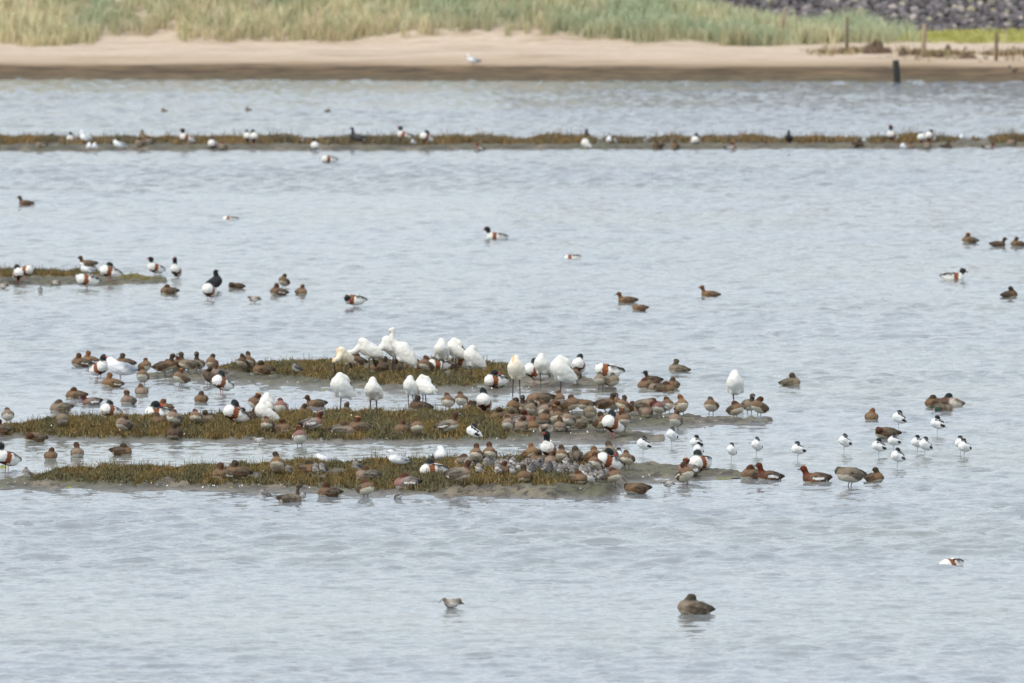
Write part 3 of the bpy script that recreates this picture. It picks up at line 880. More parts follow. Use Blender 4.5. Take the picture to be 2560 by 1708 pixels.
CH = lin(132, 77, 45); BK = lin(30, 31, 32); GB = lin(34, 40, 38)
def shelduck(pose, v=0, S=1.22, land=False):
    stand = pose in ('s', 'k', 'ps')
    cz = {'t': .054, 'u': .030, 'p': .06, 'h': -.012}.get(pose, .155)
    if land and not stand: cz = .08
    pit = {'t': 4, 's': 20, 'u': 0, 'k': 20, 'ps': 4, 'p': 4, 'h': -3}[pose] + 4 * VJ[v]
    b = Bird(cz * S, pit, 0.02, 0.0105 * S, S)
    b.E((-.01, 0, 0), (.165, .092, .082), WH, 0, .03)
    b.E((.092, 0, .012), (.082, .088, .082), WH, 0, .02)
    b.E((-.04, 0, .036), (.14, .070, .058), WH, 0, .03)
    b.Cn((-.12, 0, .010), (-.22, 0, .030), .045, .012, WH, .03)
    for s in (-1, 1): b.Cn((-.05, s * .048, .052), (-.20, s * .022, .052), .030, .007, BK, .1)
    nb = len(b.p)
    if pose == 'h':
        b.Cn((.12, 0, .0), (.2, 0, -.06), .045, .03, WH, .05); b.E((.22, 0, -.10), (.04, .03, .03), GB)
    else:
        duck_frame(b, pose, GB, GB, v, (.058, .043, .045), .026)
    b.paint(lambda u, y, w, n: (n < nb) & (u > .0) & (u < .080) & (w > -.06), CH, .12)
    b.paint(lambda u, y, w, n: (n < nb) & (A(y) < .03) & (w < -.045) & (u < .13), BK, .1)
    b.paint(lambda u, y, w, n: (n < nb) & (u > .03) & (u < .11) & (w < -.052), lin(84, 46, 28), .1)
    b.paint(lambda u, y, w, n: (n < nb) & (u < .022) & (u > -.16) & (A(y) > .030) & (A(y) < .062) & (w > .04), BK, .1)
    b.paint(lambda u, y, w, n: (u < -.205), BK, .05)
    if pose in ('u', 'k', 's', 'ps', 'p', 't'):   # white collar under the dark neck
        if pose in ('u', 'k'): b.paint(lambda u, y, w, n: (n == nb) & (w < .072), WH, .02)
        else: b.paint(lambda u, y, w, n: (n == nb) & (w < .070) & (u > .07), WH, .02)
    j = 0.012 * VJ[v]
    if pose in ('u', 'k'):
        b.bill([(.200 + j, 0, .148 + j), (.206 + j, 0, .140 + j), (.228 + j, 0, .128 + j), (.252 + j, 0, .126 + j)], [(.012, .012), (.014, .013), (.012, .008), (.011, .004)], M_bill_red)
    elif pose in ('s', 't'):
        sd = 1 if v % 2 else -1
        b.bill([(-.008 + j, sd * .024, .130 + j), (-.030 + j, sd * .032, .118 + j), (-.055 + j, sd * .036, .110 + j)], [(.014, .012), (.013, .008), (.009, .004)], M_bill_red)
    elif pose in ('p', 'ps'):
        sd = 1 if v % 2 else -1
        b.bill([(.082, sd * .10, .012), (.064, sd * .105, -.002), (.045, sd * .108, -.014)], [(.014, .012), (.013, .008), (.009, .004)], M_bill_red)
    if stand:
        for s in (-1, 1): b.leg((-.015, s * .034, -.062), (.01, s * .034, .05 * S), (.0, s * .034, .002), .007, M_leg_pink)
    return b

def mallard(v=0):
    b = duck('d', 't', v, 1.15)
    b.p = []; b.paints = []
    b.E((0, 0, 0), (.165, .092, .082), lin(196, 186, 172), 0, .1)
    b.E((.095, 0, .006), (.082, .086, .078), lin(92, 62, 48), 0, .2)
    b.E((-.03, 0, .036), (.142, .068, .058), lin(150, 138, 124), 0, .2)
    b.Cn((-.12, 0, .012), (-.215, 0, .034), .046, .012, lin(90, 76, 62), .2)
    for s in (-1, 1): b.Cn((-.05, s * .046, .052), (-.195, s * .022, .052), .030, .007, lin(110, 94, 78), .3)
    duck_frame(b, 't', lin(22, 38, 34), lin(22, 38, 34), v)
    return b
def teal_speculum(v=0):
    b = duck('g', 't', v, 1.0)
    b.paint(lambda u, y, w, n: (A(y) > .05) & (w > -.02) & (w < .03) & (u < -.04) & (u > -.12), lin(34, 92, 88), .1)
    b.paint(lambda u, y, w, n: (A(y) > .05) & (w > -.02) & (w < .03) & (u < .02) & (u > -.04), lin(78, 62, 54), .1)
    return b

CREAM = lin(238, 222, 190); PALE = lin(240, 236, 222)
def spoonbill(pose, v=0, cream=False):
    if cream == 'k': col, col2 = lin(222, 212, 190), lin(228, 220, 204)
    col = col if cream == 'k' else lin(226, 208, 172) if cream else lin(220, 219, 213)
    col2 = col2 if cream == 'k' else lin(230, 219, 196) if cream else lin(223, 221, 212)
    pit = {'t': 38, 'w': 32, 'p': 24, 'n': 52, 'x': 34}[pose] + 4 * VJ[v]
    cz = {'t': .36, 'w': .40, 'p': .42, 'n': .43, 'x': .16}[pose]
    b = Bird(cz, pit, 0.02, 0.0135, 1.0)
    b.E((0, 0, 0), (.195, .112, .122), col, 0, .03)
    b.E((.085, 0, .01), (.10, .108, .105), col2, 0, .03)
    b.E((-.05, .0, .035), (.17, .085, .075), col2, 0, .03)
    b.Cn((-.13, 0, .0), (-.255, 0, -.004), .066, .018, col, .03)
    for s in (-1, 1):
        b.E((-.045, s * .092, .004), (.175, .032, .080), col2, -6, .03)      # folded wings, a crease along the flank
        b.E((-.02, s * .05, -.085), (.05, .032, .06), col, 0, .03)          # thighs
    sd = 1 if v % 2 else -1
    if pose in ('t', 'w', 'x'):
        b.Cn((.13, 0, .05), (.125, 0, .115), .066, .05, col2, .03)
        b.Cn((.125, 0, .115), (.055, sd * .03, .135), .05, .044, col2, .03)
        b.E((.02, sd * .05, .125), (.062, .042, .044), col2, 10, .03)
        b.bill([(-.03, sd * .075, .105), (-.10, sd * .09, .08), (-.17, sd * .088, .065)], [(.016, .012), (.013, .008), (.022, .006)], M_bill_dark)
    elif pose == 'p':
        q = lambda x, z, yy=0: (x * math.cos(b.pit) + (z - cz) * math.sin(b.pit), yy, -x * math.sin(b.pit) + (z - cz) * math.cos(b.pit))
        b.E(q(.09, .52), (.12, .098, .09), col2, 20, .03)
        b.Cn(q(.16, .47), q(.25, .40), .066, .046, col2, .03)
        b.Cn(q(.25, .40), q(.32, .385, sd * .02), .046, .04, col2, .03)
        b.E(q(.345, .375, sd * .02), (.056, .042, .042), col2, -60, .03)
        b.bill([q(.36, .345, sd * .02), q(.345, .26, sd * .02), q(.31, .17, sd * .02), q(.295, .13, sd * .02)], [(.018, .016), (.013, .009), (.026, .007), (.018, .005)], M_bill_dark)
    elif pose == 'n':
        q = lambda x, z: (x * math.cos(b.pit) + (z - cz) * math.sin(b.pit), 0, -x * math.sin(b.pit) + (z - cz) * math.cos(b.pit))
        b.Cn(q(.13, .54), q(.185, .62), .072, .044, col2, .03)
        b.Cn(q(.185, .62), q(.19, .69), .044, .036, col2, .03)
        b.Cn(q(.19, .69), q(.175, .755), .036, .034, col2, .03)
        b.E(q(.20, .778), (.052, .036, .036), col2, -70, .03)
        b.bill([q(.215, .755), (lambda t: (t[0], -.05, t[2]))(q(.215, .70)), (lambda t: (t[0], -.075, t[2]))(q(.20, .62)), (lambda t: (t[0], -.08, t[2]))(q(.19, .585))], [(.016, .014), (.012, .008), (.024, .007), (.014, .005)], M_bill_dark)
    if cream: b.paint(lambda u, y, w, n: (n > 7) & (A(y - sd * .03) < .02), lin(222, 184, 132), .05)
    L = cz
    if pose == 'x': pass
    elif pose == 't':
        b.leg((-.05, sd * .03, -.12), (.03, sd * .02, .14), (.035, sd * .01, .002), .0085, M_leg, .07)
    else:
        for s in (-1, 1): b.leg((-.05, s * .045, -.12), (.01, s * .05, .15), (.012, s * .055, .002), .0085, M_leg, .07)
    return b

def avocet(v=0):
    W = lin(226, 226, 224)
    b = Bird(.185, 20 + 6 * VJ[v], 0.016, 0.0075, 1.0)
    b.E((0, 0, 0), (.105, .066, .064), W, 0, .02)
    b.E((.048, 0, .008), (.06, .060, .058), W, 0, .02)
    b.E((-.03, 0, .026), (.10, .05, .045), W, 0, .02)
    b.Cn((-.08, 0, .005), (-.155, 0, .012), .032, .008, W, .02)
    sd = 1 if v % 2 else -1
    b.Cn((.052, 0, .035), (.042, 0, .066), .032, .026, W, .02)
    b.E((.034, sd * .008, .097), (.042, .033, .032), BK, 10, .05)
    for s in (-1, 1):
        b.paint(lambda u, y, w, n, s=s: (y * s > .014) & (y * s < .044) & (w > .022) & (u < .06) & (u > -.08) & (n < 5), BK, .05)
        b.paint(lambda u, y, w, n, s=s: (y * s > .028) & (w > -.012) & (w < .024) & (u < -.035) & (n < 5), BK, .05)
    b.paint(lambda u, y, w, n: (n == 5) & (w < .078), W, .02)
    b.paint(lambda u, y, w, n: (n == 4) & (w > .074), BK, .05)
    b.bill([(-.004, sd * .018, .090), (-.04, sd * .03, .074), (-.075, sd * .036, .070)], [(.006, .005), (.004, .003), (.002, .002)], M_bill_dark)
    b.leg((-.02, sd * .012, -.05), (.008, sd * .008, .07), (.006, sd * .006, -.02), .0042, M_leg_blue, .03)
    return b

def gull(pose, v=0, S=1.0, grey=(164, 169, 176), sit=False):
    W = lin(230, 231, 232); G = lin(*grey)
    b = Bird((.085 if sit else .125) * S, 10 + 4 * VJ[v], 0.016, 0.009 * S, S)
    b.E((0, 0, 0), (.125, .066, .062), W, 0, .02)
    b.E((.065, 0, .008), (.068, .062, .058), W, 0, .02)
    b.E((-.035, 0, .026), (.12, .058, .045), G, 0, .05)
    b.Cn((-.09, 0, .0), (-.185, 0, .010), .034, .010, W, .02)
    for s in (-1, 1): b.Cn((-.04, s * .038, .036), (-.20, s * .016, .036), .026, .006, G, .05)
    nb = len(b.p); sd = 1 if v % 2 else -1
    if pose == 't':
        b.Cn((.075, 0, .045), (.05, 0, .085), .042, .036, W, .02); b.E((.022, sd * .014, .094), (.046, .034, .034), W, 5, .02)
    elif pose == 'p':
        b.Cn((.09, 0, .03), (.12, sd * .035, .055), .042, .034, W, .02); b.E((.105, sd * .062, .045), (.046, .033, .033), W, -20, .02)
        b.bill([(.075, sd * .075, .025), (.055, sd * .08, .01), (.035, sd * .08, .0)], [(.008, .008), (.006, .006), (.003, .003)], M_bill_yellow)
    else:
        b.Cn((.09, 0, .03), (.115, 0, .085), .038, .030, W, .02); b.E((.13, 0, .105), (.042, .032, .033), W, 0, .02)
        b.bill([(.166, 0, .10), (.185, 0, .097), (.205, 0, .09)], [(.008, .009), (.006, .008), (.003, .003)], M_bill_yellow if S > 1.3 else M_bill_red)
    b.paint(lambda u, y, w, n: (u < -.165) & (w > .015), BK, .05)
    if not sit:
        for s in (-1, 1): b.leg((-.01, s * .024, -.045), (.008, s * .026, .05 * S), (.0, s * .026, .002), .0045 * S, M_leg_pink)
    return b

def wader(v=0, dark=False, stand=True):
    G = lin(100, 95, 92) if not dark else lin(74, 73, 75)
    G2 = lin(128, 122, 116)
    W = lin(212, 209, 204)
    b = Bird(.098, 34 + 9 * VJ[v], 0.012, 0.0058, 1.0)
    b.E((0, 0, 0), (.085, .052, .050), G2, 0, .3)
    b.E((-.02, 0, .022), (.088, .046, .036), G, 0, .4)
    b.E((.05, 0, .012), (.04, .042, .04), G2, 0, .35)
    b.Cn((-.06, 0, .012), (-.128, 0, .016), .028, .006, G, .3)
    for s in (-1, 1): b.E((-.02, s * .040, .008), (.085, .020, .030), G, -3, .4)
    sd = 1 if v % 2 else -1
    b.E((.034, sd * .01, .066), (.030, .024, .023), G, 10, .3)
    b.paint(lambda u, y, w, n: (w < -.016) & (n < 6), W, .06)
    b.bill([(.01, sd * .024, .062), (-.015, sd * .032, .054), (-.038, sd * .034, .05)], [(.004, .004), (.003, .003), (.002, .002)], M_bill_dark)
    if stand:
        for s in (-1, 1): b.leg((-.01, s * .018, -.04), (.004, s * .018, .03), (.0, s * .018, .0), .003, M_leg_grey, .018)
    return b
def redshank(v=0, S=1.0, pale=False):
    G = lin(128, 116, 104) if not pale else lin(150, 146, 140); W = lin(212, 206, 196)
    b = Bird(.115 * S, -4, 0.014, 0.006 * S, S)
    b.E((0, 0, 0), (.085, .048, .050), W, 0, .15)
    b.E((-.02, 0, .020), (.095, .046, .036), G, -8, .35)
    b.E((.052, 0, .006), (.045, .040, .042), G, 0, .35)
    b.Cn((-.06, 0, .004), (-.150, 0, -.014), .028, .007, G, .35)
    b.Cn((.065, 0, .02), (.090, 0, .052), .030, .022, G, .3)
    b.E((.100, 0, .060), (.030, .022, .022), G, -10, .3)
    b.paint(lambda u, y, w, n: (w < -.014) & (u < .06), W, .12)
    b.bill([(.125, 0, .054), (.150, 0, .034), (.172, 0, .014)], [(.0045, .0045), (.0035, .0035), (.002, .002)], M_bill_dark)
    for s in (-1, 1): b.leg((-.01, s * .016, -.04), (-.004, s * .018, .06 * S), (.008, s * .02, .0), .0035 * S, M_leg_red if not pale else M_leg_grey, .02)
    return b
def goose(pose='k', v=0):
    D = lin(62, 62, 64); D2 = lin(92, 90, 88)
    b = Bird(.17 * 1.15, 14 if pose == 'k' else 8, 0.02, 0.013, 1.15)
    b.E((0, 0, 0), (.18, .092, .085), D2, 0, .2)
    b.E((.10, 0, .01), (.085, .084, .078), D, 0, .1)
    b.E((-.03, 0, .036), (.15, .07, .06), D2, 0, .2)
    b.Cn((-.13, 0, .01), (-.23, 0, .03), .05, .014, BK, .1)
    for s in (-1, 1): b.Cn((-.05, s * .048, .052), (-.21, s * .022, .055), .032, .008, D, .2)
    b.Cn((.12, 0, .04), (.155, 0, .17), .045, .028, BK, .05)
    b.E((.175, 0, .19), (.042, .028, .03), BK, 0, .05)
    b.paint(lambda u, y, w, n: (u < -.15) & (w < .02), lin(220, 218, 214), .05)
    b.bill([(.21, 0, .187), (.225, 0, .184), (.24, 0, .18)], [(.010, .010), (.008, .007), (.004, .003)], M_bill_dark)
    for s in (-1, 1): b.leg((-.015, s * .034, -.062), (.01, s * .034, .06), (.0, s * .034, .002), .007, M_leg, .05)
    return b
def coot(v=0):
    D = lin(44, 44, 46)
    b = Bird(.13, 22, 0.02, 0.011, 1.0)
    b.E((0, 0, 0), (.14, .088, .082), D, 0, .1)
    b.E((.06, 0, .01), (.075, .078, .075), D, 0, .1)
    b.Cn((-.1, 0, 0), (-.16, 0, .01), .04, .014, D, .1)
    b.Cn((.075, 0, .05), (.085, 0, .13), .042, .030, BK, .05)
    b.E((.095, 0, .15), (.038, .028, .03), BK, 0, .05)
    b.bill([(.125, 0, .148), (.142, 0, .142), (.156, 0, .137)], [(.009, .009), (.007, .006), (.003, .003)], M_leg_grey)
    for s in (-1, 1): b.leg((-.015, s * .03, -.06), (.01, s * .03, .04), (.0, s * .03, .002), .006, M_leg_grey, .05)
    return b

_cache = {}
def parts_of(code):
    """code: species letters + pose + colour + variant, e.g. wt.r1"""
    if code in _cache: return _cache[code]
    sp, rest = code.split('.'); v = int(rest[-1]); cl = rest[:-1]
    land = cl.endswith('L'); cl = cl.rstrip('L')
    if sp[0] == 'w': b = duck(cl, sp[1:], v, 1.0, land)
    elif sp == 'sm': b = redshank(v, 0.72, True)
    elif sp[0] == 's': b = shelduck(sp[1:], v, 1.22, land)
    elif sp[0] == 'o': b = spoonbill(sp[1:], v, {'c': True, 'k': 'k'}.get(cl, False))
    elif sp == 'av': b = avocet(v)
    elif sp[:2] == 'gu': b = gull(sp[2:], v, 1.0, sit=land)
    elif sp[:2] == 'gb': b = gull(sp[2:], v, 1.75, (146, 152, 160))
    elif sp == 'kn': b = wader(v, cl == 'd')
    elif sp == 'rs': b = redshank(v, 1.0)
    elif sp == 'go': b = goose('k', v)
    elif sp == 'co': b = coot(v)
    elif sp == 'ml': b = mallard(v)
    elif sp == 'ts': b = teal_speculum(v)
    _cache[code] = b.build(sp)
    return _cache[code]

# ------------------------------------------------------------------ the flock: picture point of the feet, code, heading (0 right, 180 left, 270 to the viewer)
FLOCK = {
 'far thin islet': """
180 358 st.w 250; 214 360 guu.w 160 1.3; 222 375 gut.w 270; 237 375 gut.w 250; 298 372 gbp.w 185 0.72; 351 366 wt.p 230; 373 363 wt.p 260; 132 352 wt.b 200;
357 354 ws.b 250; 468 364 sk.w 190; 532 368 st.w 250; 558 375 wt.p 240; 619 361 ss.w 250; 634 363 ss.w 290; 788 371 st.w 270; 760 360 kn.g 200; 893 362 go.d 180;
1013 358 sk.w 185; 1066 363 ss.w 230; 1197 377 wt.m 200; 1467 350 co.d 270 1.15; 1465 373 ox.w 180 0.72; 1522 362 gut.w 270; 1540 361 kn.d 240; 1645 373 wt.d 180;
1688 373 wt.b 250; 1740 361 st.w 265; 1827 375 wt.m 10; 1613 360 kn.g 250; 1973 360 co.d 260 1.25; 2146 369 wt.d 0; 2232 358 sk.w 230; 2274 373 wt.r 300; 2259 374 gut.w 200 0.8;
2304 363 ss.w 260; 2326 359 ss.w 250; 2319 372 wt.p 260; 2367 373 wt.d 10; 2470 373 wu.m 0; 2530 366 wt.p 250; 2405 354 gut.w 250 0.9; 103 372 wt.p 200; 1033 364 gut.w 220 0.7""",
 'water below the far islet': """822 407 sp.w 200""",
 'far water near the beach': """410 281 wt.g 180 0.6; 620 278 wt.g 180 0.6; 820 281 wt.g 0 0.6""",
 'far beach': """1182 166 gbf.w 180 0.85; 2533 186 wk.g 170 0.85""",
 'upper open water': """65 514 wu.b 180; 575 549 sh.w 180 0.8; 1240 598 su.w 180; 1430 645 sh.w 185 0.85; 1568 759 wu.o 185; 1600 778 wp.o 190 0.8; 1775 744 wu.o 185; 2424 608 wt.r 200;
2495 617 wu.d 0; 2545 618 wt.b 180; 2383 700 su.w 5; 2524 745 wt.d 340""",
 'around small left islet': """220 666 wu.r 180; 45 710 ss.w 275; 60 699 sps.w 330; 218 691 guu.w 200; 218 723 sps.w 190; 275 708 ss.w 215; 138 713 rs.g 190; 8 722 rs.g 180; 101 732 kn.d 260 0.8;
389 690 sk.w 215; 441 697 sk.w 260; 422 736 wt.r 190; 534 727 co.d 15 1.3; 524 751 ss.w 245; 590 724 wp.b 200; 636 756 rs.g 180; 710 722 ws.b 250; 696 738 wt.r 200; 753 738 wt.r 300 0.95; 886 771 sps.w 182""",
 'left end of upper islet': """202 916 wt.r 200; 226 912 wt.o 210; 247 947 sk.w 310; 302 950 gbp.w 184; 280 969 wt.o 215; 312 917 wt.b 200; 362 937 ws.r 280; 357 963 ws.r 270; 354 989 wt.p 265;
411 941 wk.b 5; 437 935 wps.b 200; 449 932 wt.m 250; 471 935 wk.g 180; 496 934 wk.g 255 0.95; 530 933 ws.b 270; 543 948 wt.p 230; 523 962 ws.d 130; 453 966 ws.r 235; 555 983 ss.w 210;
607 931 ws.d 250; 622 930 ws.b 270; 658 938 wt.b 190; 741 936 kn.d 200""",
 'upper islet': """860 950 op.c 240 0.86; 893 925 ws.r 200; 925 940 op.w 185; 945 935 wt.b 220; 968 930 wt.d 200; 990 935 wt.r 250; 985 936 op.w 195 0.95; 1013 957 on.w 185;
1045 929 wt.r 200; 1066 940 ws.r 250; 1104 935 ot.w 270; 1096 929 st.w 190; 1130 927 wt.d 0; 1142 937 ow.w 195 0.95; 1163 934 sk.w 150; 1184 953 ot.w 200; 1240 968 st.w 208;
1291 990 ow.k 275; 1338 962 ss.w 212; 1356 970 ot.w 250; 1405 991 ot.w 200 1.1; 1438 964 ws.r 270; 1448 938 ss.w 262; 1520 954 sps.w 180; 1502 976 ws.g 250; 1530 977 ws.g 290""",
 'channel below upper islet': """189 998 wt.r 200; 229 1013 wu.m 190 0.95; 321 1012 wt.p 260; 503 1008 wt.b 270 0.95; 790 1018 wu.r 185; 152 1030 wt.g 185; 20 1060 ws.p 265; 853 1030 ot.w 215; 1028 1022 ow.w 230 0.9; 1062 1022 ow.w 160 0.9;
1050 1028 wt.d 185 1.1""",
 'grass of middle islet': """88 1106 wp.r 200; 156 1076 ws.g 265; 276 1058 ss.w 212; 311 1089 ws.p 230 1.05; 395 1047 st.w 205; 411 1030 wt.o 220; 397 1068 wt.b 240; 437 1074 ws.p 250; 490 1068 ws.r 265; 508 1066 wt.g 0;
588 1068 ss.w 218; 436 1098 wt.d 250; 612 1060 wt.d 200; 632 1056 wt.d 30; 645 1034 ws.r 200; 669 1040 ox.w 260; 665 1060 ox.w 200 0.95; 703 1042 ws.m 260 1.05; 668 1087 ws.r 270; 705 1086 wt.r 300; 762 1042 wt.b 250;
779 1086 wk.m 0; 855 1090 wt.p 10; 865 1040 wt.g 90; 900 1084 wt.r 200; 749 1119 ws.m 270; 934 1046 ow.w 260; 1004 1088 wt.r 270; 1042 1093 ws.r 265; 1118 1092 wk.p 0; 1183 1108 av.w 185;
1120 1028 ws.r 250; 1153 1022 ws.r 265; 1174 1034 wt.r 270; 1190 1037 wt.d 240; 1211 1041 ss.w 265; 2 1088 wt.r 200""",
 'right crowd of middle islet': """1287 1046 ws.b 240; 1309 1046 ws.g 260; 1349 1028 wf.r 185 1.2; 1377 1024 wt.r 200; 1394 1022 ws.r 290; 1425 1040 ws.r 280; 1397 1038 wt.r 200; 1326 1052 ws.g 250; 1358 1056 ws.p 250; 1281 1060 wt.b 240;
1304 1066 wt.m 10; 1388 1053 wt.p 250; 1253 1058 wt.b 200; 1270 1088 ws.p 260; 1328 1080 wt.o 260; 1366 1060 wt.b 270; 1366 1086 ml.d 90; 1392 1073 ws.r 250; 1403 1080 wt.p 250; 1421 1078 ws.p 260; 1464 1034 ws.b 240;
1475 1058 ws.g 260; 1512 1036 wk.b 10; 1537 1034 ws.b 265; 1562 1042 ws.b 250; 1580 1038 wt.r 330; 1558 1057 wt.r 250; 1503 1083 ws.b 300; 1556 1082 ws.r 270; 1532 1095 ss.w 215; 1611 1040 wps.p 330; 1615 1044 wt.p 260;
1668 1035 ws.r 270; 1648 1047 wps.m 250; 1703 1044 ws.o 265; 1778 1039 ws.b 270; 1838 1022 ot.w 275; 1838 1047 ws.r 300; 1873 1037 wk.g 285; 1899 1042 ws.r 265; 1690 1074 ws.p 265; 1450 1072 wt.g 200;
1340 1042 wt.b 230; 1412 1058 wt.b 260; 1312 1080 wt.p 230""",
 'water right of upper islet': """1696 933 wt.g 190 1.05; 1633 957 wu.d 180 0.85; 1617 972 wt.r 200; 1642 979 wt.p 240; 1662 981 wt.r 320; 1682 972 wt.b 260; 1976 966 wt.g 350""",
 'shallows right of all islets': """1609 1139 av.w 220; 1681 1117 av.w 250; 1741 1134 av.w 235; 1746 1152 av.w 250; 1830 1153 av.w 240; 1893 1143 av.w 255; 1996 1152 av.w 240; 2112 1132 av.w 235; 2248 1074 av.w 215; 2344 1088 av.w 195;
2197 1144 av.w 210; 2235 1128 av.w 225; 2293 1133 av.w 240; 2314 1142 av.w 215; 2244 1171 av.w 240; 2403 1137 av.w 235; 2412 1147 av.w 240""",
 'water right of all islets': """2179 1053 wt.o 260; 2217 1094 wp.r 190; 2337 1017 wt.b 200; 2377 1020 ml.d 190; 2357 1030 ts.g 350; 1880 1197 wt.r 200; 1924 1201 wu.x 185 1.05; 2040 1207 wu.x 182 1.15; 2126 1220 wps.g 220 1.2; 2186 1205 wt.b 320""",
 'channel above nearest islet': """18 1174 sk.w 225; 127 1150 wt.r 260; 193 1143 wt.p 260; 304 1138 wt.b 0 0.9; 648 1112 sm.g 190""",
 'nearest islet': """67 1202 kn.g 240; 558 1203 wt.r 200 1.05; 594 1198 wt.b 190; 692 1194 ws.b 260; 722 1192 kn.d 250; 770 1188 wt.b 300; 789 1188 kn.d 270; 806 1188 kn.d 250; 815 1172 gup.w 195 1.1; 892 1186 kn.d 250 1.1;
919 1203 wt.p 190; 995 1172 guu.w 185; 1100 1164 gut.w 290 1.2; 822 1242 wt.r 200; 914 1248 ws.r 290; 1017 1224 wt.m 185; 1082 1194 st.w 200; 1145 1217 wk.p 10 1.1; 1163 1174 wt.p 150; 1193 1168 ws.r 260; 1225 1166 ws.r 270;
1325 1162 ws.o 300; 1376 1162 sk.w 250; 1350 1166 wt.b 220; 1380 1170 wt.p 260; 1262 1192 wt.r 250; 1312 1208 wt.b 250; 1406 1171 ws.b 260; 1440 1171 ws.g 100; 1482 1173 ws.o 280; 1492 1166 wt.d 200; 1524 1172 ws.g 265 1.15;
1521 1189 ss.w 220; 1489 1190 ws.r 260; 1568 1176 ws.r 260; 1549 1172 av.w 250; 1533 1218 ws.r 300; 1444 1210 wt.r 300; 1592 1234 wp.b 200 1.05; 1751 1176 st.w 225 1.1; 1722 1190 wt.m 200; 1712 1214 ws.r 285 1.05""",
 'front waterline of nearest islet': """1672 1224 sm.g 200 1.2; 661 1246 kn.g 180 0.9; 725 1258 wn.g 0 0.95; 756 1247 kn.d 260 0.85; 997 1251 kn.g 300 0.85""",
 'in the roost': """1171 1177 kn.g 250; 1198 1190 kn.g 255; 1220 1176 kn.g 240; 1231 1177 kn.d 90; 1243 1181 kn.g 270; 1257 1176 kn.d 240; 1264 1182 kn.g 265; 1272 1170 kn.d 90; 1284 1176 kn.g 240; 1283 1193 kn.g 260; 1296 1186 kn.g 280;
1276 1188 kn.d 230; 1314 1179 kn.g 250; 1322 1174 kn.d 260; 1330 1188 kn.d 90; 1339 1179 kn.g 250; 1306 1184 kn.g 270; 1349 1181 kn.d 80; 1362 1187 kn.g 260; 1320 1194 kn.g 250; 1351 1173 kn.d 250; 1373 1186 kn.d 85; 1386 1184 kn.g 260;
1393 1190 kn.d 100; 1402 1192 kn.g 270; 1411 1193 kn.g 265; 1423 1191 kn.g 240; 1432 1193 kn.d 250; 1439 1187 kn.g 260; 1418 1177 kn.g 250; 1457 1193 kn.d 230; 1472 1191 kn.g 260; 1482 1200 kn.d 100; 1491 1205 kn.g 265; 1501 1208 kn.g 270;
1510 1208 kn.d 85; 1478 1214 kn.g 260; 1464 1203 kn.g 250; 1516 1203 kn.g 270; 1246 1191 kn.g 250""",
 'near water': """1131 1521 rs.g 190 1.12; 1735 1536 wt.z 192 1.12; 2378 1413 sh.w 235 0.85""",
}
